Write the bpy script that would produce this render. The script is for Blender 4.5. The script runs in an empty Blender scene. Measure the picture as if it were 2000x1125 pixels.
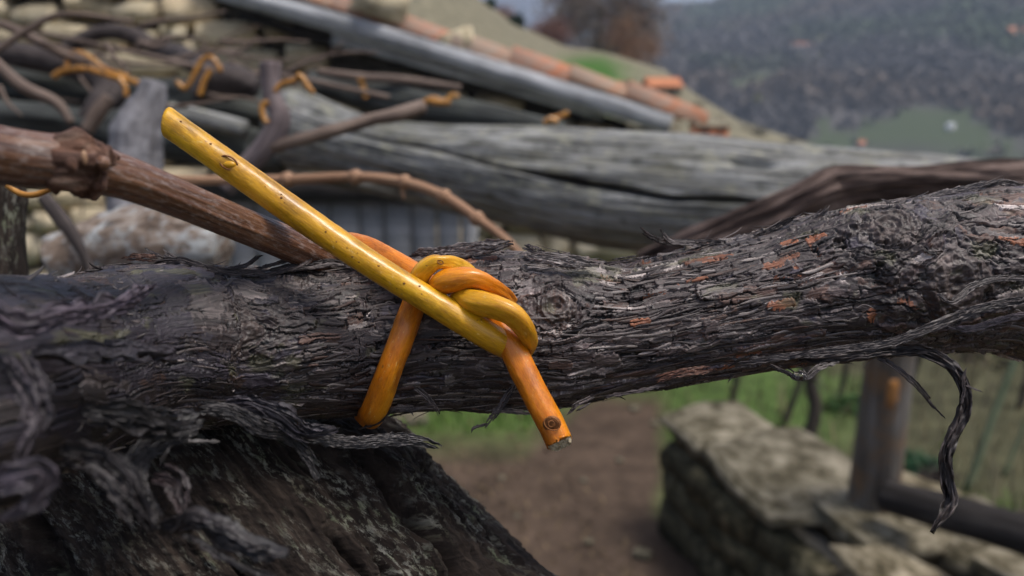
import bpy, math, random
import numpy as np
from mathutils import Vector

random.seed(7)
RNG = np.random.default_rng(11)
SC = bpy.context.scene
COL = SC.collection
R_ = math.radians

# ------------------------------------------------------------------ camera, sky, sun, exposure
EYE = np.array([0.0, 0.0, 1.5])
PITCH = R_(13.0)
FPX = 1000.0 / math.tan(R_(32.5))            # focal length in photo pixels (photo is 2000 wide)
FWD = np.array([0.0, math.cos(PITCH), -math.sin(PITCH)])
UPV = np.array([0.0, math.sin(PITCH), math.cos(PITCH)])
RGT = np.array([1.0, 0.0, 0.0])

cam_d = bpy.data.cameras.new('camera')
cam = bpy.data.objects.new('camera', cam_d)
COL.objects.link(cam)
SC.camera = cam
cam.location = EYE
cam.rotation_euler = (math.pi / 2 - PITCH, 0, 0)
cam_d.sensor_width = 36.0
cam_d.lens = 18.0 / math.tan(R_(32.5))
cam_d.clip_start = 0.005
cam_d.clip_end = 20000
cam_d.dof.use_dof = True
cam_d.dof.focus_distance = 0.157
cam_d.dof.aperture_fstop = 15.5

SUN_EL, SUN_AZ = 68.0, 112.0                   # azimuth clockwise from the view axis
world = bpy.data.worlds.new('World')
SC.world = world
world.use_nodes = True
wn = world.node_tree
wn.nodes.clear()
sky = wn.nodes.new('ShaderNodeTexSky')
sky.sky_type = 'NISHITA'
sky.sun_disc = False
sky.sun_elevation = R_(SUN_EL)
sky.sun_rotation = R_(SUN_AZ)
sky.altitude = 400
sky.air_density = 1.0
sky.dust_density = 6.0
sky.ozone_density = 1.0
bg = wn.nodes.new('ShaderNodeBackground')
bg.inputs['Strength'].default_value = 0.11
wo = wn.nodes.new('ShaderNodeOutputWorld')
wn.links.new(sky.outputs[0], bg.inputs['Color'])
wn.links.new(bg.outputs[0], wo.inputs['Surface'])

sun_d = bpy.data.lights.new('sun', 'SUN')
sun_d.energy = 1.9
sun_d.angle = R_(18)
sun_d.color = (1.0, 0.97, 0.93)
sun = bpy.data.objects.new('sun', sun_d)
COL.objects.link(sun)
_sd = Vector((math.sin(R_(SUN_AZ)) * math.cos(R_(SUN_EL)), math.cos(R_(SUN_AZ)) * math.cos(R_(SUN_EL)), math.sin(R_(SUN_EL))))
sun.rotation_euler = _sd.to_track_quat('Z', 'Y').to_euler()

SC.view_settings.view_transform = 'Standard'
SC.view_settings.look = 'None'
SC.view_settings.exposure = 0.7
SC.view_settings.gamma = 1.0
SC.view_settings.use_curve_mapping = False
SC.render.engine = 'CYCLES'
SC.cycles.use_denoising = True
SC.cycles.max_bounces = 6
SC.cycles.diffuse_bounces = 3
SC.cycles.volume_bounces = 0

# ------------------------------------------------------------------ view geometry
def ray(px, py):
    return FWD + RGT * ((px - 1000.0) / FPX) + UPV * ((562.5 - py) / FPX)
def P(px, py, d):                             # world point seen at a photo pixel, d metres deep
    return EYE + ray(px, py) * d
def PY(px, py, y):                            # world point on the vertical plane at distance y
    r = ray(px, py)
    return EYE + r * (y / r[1])
def G(px, py, z=0.0):                         # world point on a level plane
    r = ray(px, py)
    return EYE + r * ((z - EYE[2]) / r[2])
def path(*pts):
    return np.array([P(*p) for p in pts])

# ------------------------------------------------------------------ noise
def _hash(ix, iy, iz, seed):
    h = (ix.astype(np.int64) * 374761393 + iy.astype(np.int64) * 668265263 + iz.astype(np.int64) * 2147483647 + seed * 974711) & 0xFFFFFFFF
    h = ((h ^ (h >> 13)) * 1274126177) & 0xFFFFFFFF
    h = (h ^ (h >> 16)) & 0xFFFFFFFF
    return h.astype(np.float64) / 4294967295.0
def vnoise(p, seed=0):
    i = np.floor(p).astype(np.int64)
    f = p - i
    f = f * f * (3 - 2 * f)
    x, y, z = i[..., 0], i[..., 1], i[..., 2]
    fx, fy, fz = f[..., 0], f[..., 1], f[..., 2]
    def c(a, b, d): return _hash(x + a, y + b, z + d, seed)
    x00 = c(0, 0, 0) * (1 - fx) + c(1, 0, 0) * fx
    x10 = c(0, 1, 0) * (1 - fx) + c(1, 1, 0) * fx
    x01 = c(0, 0, 1) * (1 - fx) + c(1, 0, 1) * fx
    x11 = c(0, 1, 1) * (1 - fx) + c(1, 1, 1) * fx
    return ((x00 * (1 - fy) + x10 * fy) * (1 - fz) + (x01 * (1 - fy) + x11 * fy) * fz) * 2 - 1
def fbm(p, octaves=4, seed=0, gain=0.5):
    a, s, t = 1.0, 0.0, 0.0
    q = np.array(p, dtype=float)
    for o in range(octaves):
        s = s + a * vnoise(q, seed + o * 17)
        t += a
        a *= gain
        q = q * 2.03 + 11.3
    return s / t

# ------------------------------------------------------------------ object helpers
def link(name, me, mat=None, parent=None):
    o = bpy.data.objects.new(name, me)
    COL.objects.link(o)
    if mat is not None and len(me.materials) == 0:
        me.materials.append(mat)
    if parent is not None:
        o.parent = parent
    return o
def tag(o, label=None, cat=None, group=None, kind=None):
    if label: o['label'] = label
    if cat: o['category'] = cat
    if group: o['group'] = group
    if kind: o['kind'] = kind
    return o
def thing(name, label, cat, group=None):
    o = bpy.data.objects.new(name, None)
    COL.objects.link(o)
    o.empty_display_size = 0.02
    return tag(o, label, cat, group)
def mesh(name, V, F, smooth=True, attrs=None):
    me = bpy.data.meshes.new(name)
    V = np.asarray(V, dtype=np.float32)
    if isinstance(F, np.ndarray):
        n, k = F.shape
        me.vertices.add(len(V)); me.vertices.foreach_set('co', V.ravel())
        me.loops.add(n * k); me.loops.foreach_set('vertex_index', F.astype(np.int32).ravel())
        me.polygons.add(n)
        me.polygons.foreach_set('loop_start', np.arange(0, n * k, k, dtype=np.int32))
        me.update(calc_edges=True)
    else:
        me.from_pydata(V.tolist(), [], F)
    if smooth:
        me.polygons.foreach_set('use_smooth', np.ones(len(me.polygons), dtype=bool))
    for nm, (typ, arr) in (attrs or {}).items():
        at = me.attributes.new(nm, typ, 'POINT')
        if typ == 'FLOAT_COLOR':
            c = np.ones((len(V), 4), dtype=np.float32); c[:, :3] = arr
            at.data.foreach_set('color', c.ravel())
        elif typ == 'FLOAT_VECTOR':
            at.data.foreach_set('vector', np.asarray(arr, dtype=np.float32).ravel())
        else:
            at.data.foreach_set('value', np.asarray(arr, dtype=np.float32).ravel())
    return me

def smooth_path(pts, n):
    """Catmull-Rom through rows of pts (any number of columns), n samples evenly spread by length."""
    p = np.asarray(pts, dtype=float)
    q = np.vstack([2 * p[0] - p[1], p, 2 * p[-1] - p[-2]])
    out = []
    for i in range(1, len(q) - 2):
        t = np.linspace(0, 1, 24, endpoint=False)[:, None]
        a, b, c, d = q[i - 1], q[i], q[i + 1], q[i + 2]
        out.append(0.5 * ((2 * b) + (c - a) * t + (2 * a - 5 * b + 4 * c - d) * t ** 2 + (3 * b - a - 3 * c + d) * t ** 3))
    out.append(p[-1:])
    o = np.vstack(out)
    L = np.concatenate([[0], np.cumsum(np.linalg.norm(np.diff(o[:, :3], axis=0), axis=1))])
    s = np.linspace(0, L[-1], n)
    return np.stack([np.interp(s, L, o[:, k]) for k in range(o.shape[1])], axis=1)

def frames(C, hint=None):
    T = np.gradient(C, axis=0)
    T /= np.linalg.norm(T, axis=1)[:, None] + 1e-12
    h = np.array(hint if hint is not None else -FWD, dtype=float)
    N = np.zeros_like(C)
    n = h - T[0] * (h @ T[0])
    n /= np.linalg.norm(n) + 1e-12
    for i in range(len(C)):
        n = n - T[i] * (n @ T[i])
        n /= np.linalg.norm(n) + 1e-12
        N[i] = n
    return T, N, np.cross(T, N)

def tube_arrays(C, rx, ry=None, nseg=16, hint=None, twist=None, disp=None, thetas=None, caps=True, shear0=0.0, shear1=0.0):
    """C (n,3), rx, ry (n,) half widths along the hint normal's side axis and normal axis. Returns V, quads, grain(mm)."""
    n = len(C)
    rx = np.broadcast_to(np.asarray(rx, float), (n,))
    ry = rx if ry is None else np.broadcast_to(np.asarray(ry, float), (n,))
    T, N, B = frames(C, hint)
    th = np.linspace(0, 2 * math.pi, nseg, endpoint=False) if thetas is None else thetas
    nseg = len(th)
    s = np.concatenate([[0], np.cumsum(np.linalg.norm(np.diff(C, axis=0), axis=1))])
    TH = np.broadcast_to(th[None, :], (n, nseg))
    S = np.broadcast_to(s[:, None], (n, nseg))
    tw = np.zeros(n) if twist is None else np.asarray(twist)
    ca, sa = np.cos(TH), np.sin(TH)
    lx = ca * ry[:, None]; ly = sa * rx[:, None]
    if disp is not None:
        k = 1 + disp(S, TH) / np.maximum(0.5 * (rx + ry), 1e-6)[:, None]
        lx, ly = lx * k, ly * k
    c2, s2 = np.cos(tw)[:, None], np.sin(tw)[:, None]
    ax, ay = lx * c2 - ly * s2, lx * s2 + ly * c2
    V = C[:, None, :] + N[:, None, :] * ax[..., None] + B[:, None, :] * ay[..., None]
    if shear0:
        V[0] += T[0] * (shear0 * ax[0])[:, None]
    if shear1:
        V[-1] += T[-1] * (shear1 * ax[-1])[:, None]
    rr = 0.5 * (rx + ry)[:, None]
    grain = np.stack([S * 1000, ca * rr * 1000, sa * rr * 1000], axis=-1).reshape(-1, 3)
    i = np.arange(n - 1)[:, None] * nseg; j = np.arange(nseg)[None, :]; j2 = (j + 1) % nseg
    F = np.stack([i + j, i + j2, i + nseg + j2, i + nseg + j], axis=-1).reshape(-1, 4)
    V = V.reshape(-1, 3)
    if caps:                                   # centre vertex fans as degenerate-free quads (two ring steps per quad)
        c0, c1 = len(V), len(V) + 1
        V = np.vstack([V, V[:nseg].mean(0), V[-nseg:].mean(0)])
        grain = np.vstack([grain, [[0, 0, 0]], [[s[-1] * 1000, 0, 0]]])
        jj = np.arange(0, nseg, 2)
        a, b, c = jj, (jj + 1) % nseg, (jj + 2) % nseg
        o = (n - 1) * nseg
        F = np.vstack([F, np.stack([np.full_like(jj, c0), c, b, a], 1), np.stack([np.full_like(jj, c1), o + a, o + b, o + c], 1)])
    return V, F, grain

def tube(name, pts, r, mat, parent=None, n=40, nseg=14, ry=None, rough=0.0, rough_scale=200, seed=0, stretch=0.2, **kw):
    """pts rows: (x,y,z) world; r: scalar or one radius per row."""
    pts = np.asarray(pts, float)
    r = np.broadcast_to(np.asarray(r, float), (len(pts),))
    q = smooth_path(np.column_stack([pts, r]), n)
    disp = None
    if rough > 0:
        rm = float(np.mean(r))
        def disp(S, TH):
            p = np.stack([S * rough_scale * stretch, np.cos(TH) * rm * rough_scale, np.sin(TH) * rm * rough_scale], -1)
            return rough * fbm(p, 3, seed)
    V, F, g = tube_arrays(q[:, :3], q[:, 3], None if ry is None else q[:, 3] * ry, nseg, disp=disp, **kw)
    me = mesh(name, V, F, True, {'grain': ('FLOAT_VECTOR', g)})
    return link(name, me, mat, parent)

class Bag:                                     # collects geometry for one mesh
    def __init__(self): self.V, self.F, self.A, self.n = [], [], {}, 0
    def add(self, V, F, **attrs):
        self.V.append(np.asarray(V)); self.F.append(np.asarray(F) + self.n); self.n += len(V)
        for k, a in attrs.items():
            a = np.asarray(a, float)
            if a.ndim == 1: a = np.broadcast_to(a, (len(V), len(a)))
            self.A.setdefault(k, []).append(a)
    def mesh(self, name, smooth=True):
        at = {}
        for k, a in self.A.items():
            at[k] = ('FLOAT_COLOR' if k == 'col' else 'FLOAT_VECTOR', np.vstack(a))
        return mesh(name, np.vstack(self.V), np.vstack(self.F), smooth, at)

# ------------------------------------------------------------------ materials
class Mat:
    def __init__(self, name, rough=0.85, spec=0.3):
        self.m = bpy.data.materials.new(name); self.m.use_nodes = True
        self.t = self.m.node_tree; self.b = self.t.nodes['Principled BSDF']
        self.b.inputs['Roughness'].default_value = rough
        self.b.inputs['Specular IOR Level'].default_value = spec
    def n(self, typ, **kw):
        nd = self.t.nodes.new(typ)
        for k, v in kw.items(): setattr(nd, k, v)
        return nd
    def l(self, a, b): self.t.links.new(a, b); return self
    def attr(self, name, what='Vector'):
        return self.n('ShaderNodeAttribute', attribute_name=name).outputs[what]
    def obj(self): return self.n('ShaderNodeTexCoord').outputs['Object']
    def scale(self, vec, s):
        mp = self.n('ShaderNodeMapping'); mp.inputs['Scale'].default_value = s if hasattr(s, '__len__') else (s, s, s)
        self.l(vec, mp.inputs['Vector']); return mp.outputs[0]
    def noise(self, vec, scale=1.0, detail=4, rough=0.6, dist=0.0):
        nd = self.n('ShaderNodeTexNoise'); nd.inputs['Scale'].default_value = scale; nd.inputs['Detail'].default_value = detail
        nd.inputs['Roughness'].default_value = rough; nd.inputs['Distortion'].default_value = dist
        self.l(vec, nd.inputs['Vector']); return nd.outputs['Fac']
    def voro(self, vec, scale=1.0, feature='F1', out='Distance', rnd=1.0):
        nd = self.n('ShaderNodeTexVoronoi', feature=feature); nd.inputs['Scale'].default_value = scale
        nd.inputs['Randomness'].default_value = rnd
        self.l(vec, nd.inputs['Vector']); return nd.outputs[out]
    def ramp(self, fac, stops):
        nd = self.n('ShaderNodeValToRGB'); e = nd.color_ramp.elements
        while len(e) < len(stops): e.new(0.5)
        for el, (p, c) in zip(e, stops):
            el.position = p; c = (c, c, c) if not hasattr(c, '__len__') else c; el.color = (*c, 1)
        self.l(fac, nd.inputs['Fac']); return nd.outputs['Color']
    def mix(self, fac, a, b, mode='MIX'):
        nd = self.n('ShaderNodeMix', data_type='RGBA', blend_type=mode)
        for k, v in ((0, fac), (6, a), (7, b)):
            if isinstance(v, (int, float)): nd.inputs[k].default_value = v
            elif isinstance(v, tuple): nd.inputs[k].default_value = (*v, 1)
            else: self.l(v, nd.inputs[k])
        return nd.outputs[2]
    def base(self, c):
        if isinstance(c, tuple): self.b.inputs['Base Color'].default_value = (*c, 1)
        else: self.l(c, self.b.inputs['Base Color'])
        return self
    def roughness(self, f): self.l(f, self.b.inputs['Roughness']); return self
    def bump(self, h, strength=0.5, dist=0.0005):
        nd = self.n('ShaderNodeBump'); nd.inputs['Strength'].default_value = strength; nd.inputs['Distance'].default_value = dist
        self.l(h, nd.inputs['Height']); self.l(nd.outputs[0], self.b.inputs['Normal']); return self

def wood_mat(name, stops, streak=(0.03, 0.6, 0.6), scale=1.0, mottle=0.0, mcol=(0.3, 0.3, 0.25), mscale=0.08, bump=0.0004, rough=0.85, spec=0.3):
    m = Mat(name, rough, spec); g = m.attr('grain')
    s = m.noise(m.scale(g, tuple(x * scale for x in streak)), 1.0, 6, 0.65)
    c = m.ramp(s, stops)
    if mottle:
        f = m.noise(g, mscale, 5, 0.7)
        c = m.mix(m.ramp(f, [(0.5, 0.0), (0.62, mottle)]), c, mcol)
    m.base(c).bump(s, 0.6, bump)
    return m.m

# ---- bark: colour per strip comes from the mesh, fine fibre from the grain
m = Mat('old_vine_bark', 0.72, 0.35); g = m.attr('grain')
fib = m.noise(m.scale(g, (0.22, 2.4, 2.4)), 1.0, 4, 0.6)
spk = m.noise(g, 1.3, 4, 0.65)
c = m.mix(1.0, m.attr('col', 'Color'), m.ramp(fib, [(0.30, 0.45), (0.5, 0.98), (0.70, 1.7)]), 'MULTIPLY')
c = m.mix(1.0, c, m.ramp(spk, [(0.3, 0.75), (0.6, 1.05), (0.72, 1.5)]), 'MULTIPLY')
c = m.mix(1.0, c, (1.05, 0.97, 0.94), 'MULTIPLY')
m.b.inputs['Specular IOR Level'].default_value = 0.5
m.base(c).bump(m.mix(0.4, fib, spk), 0.9, 0.0003)
m.roughness(m.ramp(spk, [(0.3, 0.38), (0.7, 0.72)]))
BARK = m.m

# ---- osier rods
def osier(name, lo, mid, hi):
    m = Mat(name, 0.36, 0.38); g = m.attr('grain')
    big = m.noise(m.scale(g, (0.035, 0.16, 0.16)), 1.0, 3, 0.5)
    fine = m.noise(m.scale(g, (0.5, 4.0, 4.0)), 1.0, 4, 0.6)
    c = m.ramp(big, [(0.3, lo), (0.5, mid), (0.7, hi)])
    c = m.mix(0.35, c, m.ramp(fine, [(0.3, lo), (0.65, hi)]))
    vd = m.voro(m.scale(g, (0.26, 0.36, 0.36)), 1.0)
    vsz = m.noise(m.scale(g, (0.17, 0.3, 0.3)), 1.0, 2, 0.5)
    dots = m.n('ShaderNodeMath', operation='ADD'); m.l(vd, dots.inputs[0]); m.l(m.ramp(vsz, [(0.48, 0.12), (0.66, 0.0)]), dots.inputs[1])
    sp = m.ramp(dots.outputs[0], [(0.06, 0.85), (0.12, 0.0)])
    c = m.mix(sp, c, (0.20, 0.075, 0.014))
    scuff = m.noise(m.scale(g, (0.8, 1.4, 1.4)), 1.0, 6, 0.75)
    c = m.mix(m.ramp(scuff, [(0.60, 0.0), (0.70, 0.7)]), c, (0.80, 0.60, 0.20))
    smut = m.noise(m.scale(g, (0.12, 0.3, 0.3)), 1.0, 5, 0.7)
    c = m.mix(m.ramp(smut, [(0.48, 0.0), (0.70, 0.75)]), c, tuple(x * 0.45 for x in lo))
    m.base(c)
    m.roughness(m.ramp(scuff, [(0.35, 0.24), (0.7, 0.55)]))
    m.b.inputs['Coat Weight'].default_value = 0.3; m.b.inputs['Coat Roughness'].default_value = 0.18
    m.bump(m.mix(0.4, fine, scuff), 0.5, 0.00016)
    m.b.inputs['Subsurface Weight'].default_value = 0.12
    m.b.inputs['Subsurface Radius'].default_value = (0.0012, 0.0006, 0.0002)
    return m.m
YELLOW = osier('yellow_osier', (0.31, 0.125, 0.003), (0.62, 0.30, 0.006), (0.80, 0.47, 0.014))
ORANGE = osier('orange_osier', (0.42, 0.09, 0.002), (0.68, 0.19, 0.004), (0.80, 0.32, 0.009))
AMBER = osier('amber_osier', (0.46, 0.16, 0.004), (0.72, 0.34, 0.008), (0.82, 0.50, 0.025))
m = Mat('cut_wood', 0.8); g = m.obj(); f = m.noise(g, 1500, 5, 0.7)
m.base(m.ramp(f, [(0.3, (0.22, 0.17, 0.10)), (0.6, (0.55, 0.47, 0.33))])).bump(f, 0.6, 0.0003); CUT = m.m
m = Mat('scar_brown', 0.7); f = m.noise(m.obj(), 1800, 4)
m.base(m.ramp(f, [(0.3, (0.10, 0.034, 0.010)), (0.7, (0.30, 0.12, 0.035))])); SCAR = m.m
TIE = osier('old_osier_tie', (0.24, 0.09, 0.015), (0.42, 0.18, 0.022), (0.56, 0.28, 0.035))

m = Mat('brown_cane', 0.36, 0.55); g = m.attr('grain')
st = m.noise(m.scale(g, (0.05, 2.6, 2.6)), 1.0, 5, 0.65); st2 = m.noise(m.scale(g, (0.5, 1.8, 1.8)), 1.0, 5, 0.75); bl = m.noise(m.scale(g, (0.06, 0.12, 0.12)), 1.0, 4, 0.6)
c = m.ramp(st, [(0.32, (0.018, 0.007, 0.004)), (0.46, (0.085, 0.034, 0.016)), (0.60, (0.18, 0.085, 0.045))])
c = m.mix(m.ramp(bl, [(0.46, 0.0), (0.66, 0.6)]), c, m.mix(st, (0.12, 0.04, 0.02), (0.34, 0.18, 0.09)))
c = m.mix(m.ramp(st2, [(0.50, 0.0), (0.64, 0.55)]), c, (0.36, 0.30, 0.27))
m.base(c).bump(m.mix(0.4, st, st2), 0.8, 0.0003); CANE = m.m
m = Mat('cane_node', 0.7, 0.35); g = m.attr('grain')
n1 = m.noise(g, 0.45, 6, 0.7); n2 = m.noise(m.scale(g, (0.1, .35, .35)), 1.0, 3)
m.base(m.mix(m.ramp(n2, [(0.4, 0.0), (0.6, 0.8)]), m.ramp(n1, [(0.3, (0.03, 0.013, 0.008)), (0.5, (0.13, 0.06, 0.035)), (0.7, (0.32, 0.22, 0.16))]), (0.05, 0.022, 0.014))).bump(n1, 1.0, 0.0009); CANE_NODE = m.m
OLDCANE = wood_mat('old_grey_cane', [(0.3, (0.06, 0.042, 0.036)), (0.55, (0.16, 0.115, 0.09)), (0.75, (0.30, 0.24, 0.20))], (0.02, 0.5, 0.5), rough=0.7)
THIN = wood_mat('thin_cane', [(0.3, (0.13, 0.06, 0.032)), (0.55, (0.33, 0.19, 0.11)), (0.75, (0.48, 0.33, 0.21))], (0.02, 0.8, 0.8), rough=0.6)
REDVINE = wood_mat('red_vine_bark', [(0.36, (0.010, 0.006, 0.005)), (0.48, (0.060, 0.038, 0.031)), (0.64, (0.21, 0.15, 0.125))], (0.03, 0.33, 0.33), bump=0.004)
DARKVINE = wood_mat('dark_vine_bark', [(0.3, (0.014, 0.011, 0.011)), (0.5, (0.05, 0.04, 0.038)), (0.75, (0.13, 0.105, 0.095))], (0.04, 0.5, 0.5), bump=0.0012)
MAUVE = wood_mat('mauve_vine_bark', [(0.3, (0.06, 0.045, 0.045)), (0.5, (0.14, 0.11, 0.11)), (0.75, (0.24, 0.20, 0.20))], (0.04, 0.6, 0.6), bump=0.0008)
m = Mat('grey_log', 0.8, 0.3); g = m.attr('grain')
s1 = m.noise(m.scale(g, (0.010, 0.16, 0.16)), 1.0, 6, 0.68); s2 = m.noise(m.scale(g, (0.05, 0.09, 0.09)), 1.0, 5, 0.7); s3 = m.noise(m.scale(g, (0.012, 0.03, 0.03)), 1.0, 3)
c = m.ramp(s1, [(0.32, (0.040, 0.039, 0.036)), (0.46, (0.150, 0.150, 0.141)), (0.62, (0.31, 0.312, 0.30))])
c = m.mix(m.ramp(s2, [(0.54, 0.0), (0.62, 0.7)]), c, (0.30, 0.295, 0.225))
c = m.mix(m.ramp(s2, [(0.36, 0.75), (0.45, 0.0)]), c, (0.06, 0.062, 0.05))
c = m.mix(m.ramp(s3, [(0.5, 0.0), (0.66, 0.55)]), c, (0.11, 0.105, 0.07))
m.base(c).bump(s1, 0.8, 0.003); LOG = m.m
POLE = wood_mat('dark_pole', [(0.32, (0.010, 0.011, 0.011)), (0.5, (0.034, 0.037, 0.035)), (0.72, (0.13, 0.14, 0.13))], (0.008, 0.2, 0.2), 1.0, 0.4, (0.075, 0.08, 0.065), 0.02, 0.002)
PALE = wood_mat('lichened_wood', [(0.34, (0.05, 0.035, 0.026)), (0.5, (0.17, 0.125, 0.095)), (0.66, (0.33, 0.29, 0.25))], (0.06, 0.2, 0.2), 1.0, 0.85, (0.36, 0.38, 0.38), 0.09, 0.002)
FUZZ = wood_mat('grey_fuzzy_bark', [(0.3, (0.09, 0.085, 0.09)), (0.5, (0.17, 0.165, 0.175)), (0.7, (0.27, 0.265, 0.28))], (0.05, 0.15, 0.15), 1.0, 0.3, (0.07, 0.06, 0.055), 0.03, 0.002)
BOARD = wood_mat('grey_board', [(0.3, (0.11, 0.112, 0.115)), (0.5, (0.20, 0.202, 0.206)), (0.7, (0.31, 0.31, 0.312))], (0.004, 0.05, 0.05), 1.0, 0.2, (0.07, 0.06, 0.05), 0.01, 0.002)
VERGE = wood_mat('weathered_verge', [(0.36, (0.13, 0.135, 0.14)), (0.5, (0.36, 0.37, 0.385)), (0.64, (0.60, 0.60, 0.61))], (0.0035, 0.045, 0.045), 1.0, 0.3, (0.10, 0.10, 0.10), 0.008, 0.002)
POSTW = wood_mat('post_wood', [(0.3, (0.045, 0.034, 0.026)), (0.5, (0.11, 0.095, 0.08)), (0.7, (0.22, 0.21, 0.20))], (0.004, 0.06, 0.06), 1.0, 0.6, (0.19, 0.105, 0.045), 0.012, 0.003)
RAIL = wood_mat('dark_rail', [(0.3, (0.010, 0.009, 0.008)), (0.5, (0.026, 0.023, 0.022)), (0.7, (0.06, 0.055, 0.05))], (0.005, 0.05, 0.05), 1.0, bump=0.003, rough=0.95, spec=0.1)

# rotten beam: dark punky wood with grey-green lichen crust
m = Mat('rotten_beam_wood', 0.9, 0.2); g = m.attr('grain')
s = m.noise(m.scale(g, (0.05, 0.55, 0.55)), 1.0, 6, 0.65)
c = m.ramp(s, [(0.3, (0.006, 0.0045, 0.004)), (0.5, (0.022, 0.016, 0.013)), (0.7, (0.06, 0.045, 0.035))])
l1 = m.noise(m.scale(g, (0.35, 1.0, 1.0)), 0.9, 6, 0.75)
l2 = m.noise(m.scale(g, (0.04, 0.16, 0.16)), 1.0, 4, 0.6)
lf = m.mix(1.0, m.ramp(l1, [(0.50, 0.0), (0.60, 1.0)]), m.ramp(l2, [(0.44, 0.0), (0.62, 0.95)]), 'MULTIPLY')
lc = m.ramp(m.noise(g, 0.12, 3), [(0.35, (0.14, 0.13, 0.09)), (0.5, (0.25, 0.245, 0.21)), (0.65, (0.19, 0.21, 0.13))])
m.base(m.mix(lf, c, lc)).bump(m.mix(0.5, s, l1), 1.0, 0.0014)
ROTTEN = m.m

def stone_mat(name, stops, scale=9.0):
    m = Mat(name, 0.9, 0.2)
    oi = m.n('ShaderNodeObjectInfo').outputs['Random']
    v = m.n('ShaderNodeVectorMath', operation='ADD'); m.l(m.obj(), v.inputs[0]); m.l(oi, v.inputs[1])
    f = m.noise(v.outputs[0], scale, 6, 0.65)
    c = m.ramp(f, stops)
    tint = m.ramp(oi, [(0.0, (0.70, 0.68, 0.62)), (0.35, (1.0, 0.93, 0.80)), (0.7, (1.0, 0.97, 0.88)), (1.0, (1.25, 1.12, 0.92))])
    m.base(m.mix(1.0, c, tint, 'MULTIPLY')).bump(f, 0.8, 0.01)
    return m.m
STONE = stone_mat('house_stone', [(0.28, (0.19, 0.165, 0.12)), (0.46, (0.50, 0.44, 0.33)), (0.70, (0.66, 0.60, 0.48))], 2.6)
WSTONE = stone_mat('low_wall_stone', [(0.30, (0.018, 0.017, 0.010)), (0.44, (0.08, 0.072, 0.05)), (0.56, (0.19, 0.178, 0.145)), (0.72, (0.33, 0.31, 0.265))], 4.5)
MSTONE = stone_mat('mossy_wall_stone', [(0.30, (0.012, 0.012, 0.007)), (0.46, (0.045, 0.042, 0.026)), (0.58, (0.10, 0.09, 0.06)), (0.74, (0.20, 0.18, 0.135))], 4.5)
m = Mat('mortar', 0.95); m.base(m.ramp(m.noise(m.obj(), 12, 5), [(0.3, (0.035, 0.031, 0.027)), (0.7, (0.14, 0.125, 0.10))])); MORTAR = m.m
m = Mat('clay_tile', 0.85)
oi = m.n('ShaderNodeObjectInfo').outputs['Random']
c = m.ramp(oi, [(0.0, (0.36, 0.11, 0.05)), (0.3, (0.42, 0.22, 0.13)), (0.55, (0.30, 0.22, 0.17)), (0.8, (0.45, 0.15, 0.07)), (1.0, (0.40, 0.27, 0.18))])
c = m.mix(m.ramp(m.noise(m.obj(), 14, 5), [(0.40, 0.0), (0.60, 0.7)]), c, (0.30, 0.26, 0.21)); m.base(c); TILE = m.m
m = Mat('orange_roof', 0.85); m.base(m.ramp(m.noise(m.obj(), 3, 4), [(0.3, (0.34, 0.12, 0.06)), (0.7, (0.48, 0.20, 0.10))])); OROOF = m.m
m = Mat('pale_render', 0.9); m.base(m.ramp(m.noise(m.obj(), 1.0, 4), [(0.3, (0.42, 0.38, 0.33)), (0.7, (0.58, 0.54, 0.48))])); RENDER = m.m
m = Mat('mossy_roof', 0.9); m.base(m.ramp(m.noise(m.obj(), 9, 4), [(0.3, (0.10, 0.085, 0.06)), (0.7, (0.26, 0.23, 0.16))])); MOSSROOF = m.m
m = Mat('white_render', 0.9); m.base(m.ramp(m.noise(m.obj(), 1.0, 4), [(0.3, (0.68, 0.68, 0.66)), (0.7, (0.78, 0.78, 0.77))])); WHITE = m.m
m = Mat('window_dark', 0.25, 0.5); m.base((0.03, 0.035, 0.04)); WINDOW = m.m
m = Mat('water_drop', 0.02, 0.5); m.base((1.0, 1.0, 1.0)); m.b.inputs['Transmission Weight'].default_value = 1.0; m.b.inputs['IOR'].default_value = 1.33; DROP = m.m

m = Mat('ground_soil_and_grass', 0.95, 0.15); o = m.obj()
f1 = m.noise(o, 6.0, 8, 0.65); f2 = m.noise(o, 38.0, 5, 0.7)
c = m.mix(1.0, m.attr('col', 'Color'), m.ramp(f1, [(0.3, 0.6), (0.5, 1.0), (0.7, 1.5)]), 'MULTIPLY')
c = m.mix(1.0, c, m.ramp(f2, [(0.3, 0.75), (0.7, 1.3)]), 'MULTIPLY')
m.base(c).bump(f1, 0.6, 0.02); GROUND = m.m
def leaf_mat(name):
    m = Mat(name, 0.8, 0.2); m.base(m.attr('col', 'Color')); return m.m
LEAF = leaf_mat('foliage_and_twigs')
TRUNKM = wood_mat('sapling_bark', [(0.3, (0.02, 0.016, 0.013)), (0.6, (0.07, 0.055, 0.045)), (0.8, (0.12, 0.10, 0.085))], (0.01, 0.08, 0.08), bump=0.002)
GREENSTEM = wood_mat('pale_green_stem', [(0.3, (0.12, 0.15, 0.08)), (0.7, (0.26, 0.30, 0.18))], (0.01, 0.08, 0.08), bump=0.001)

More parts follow.
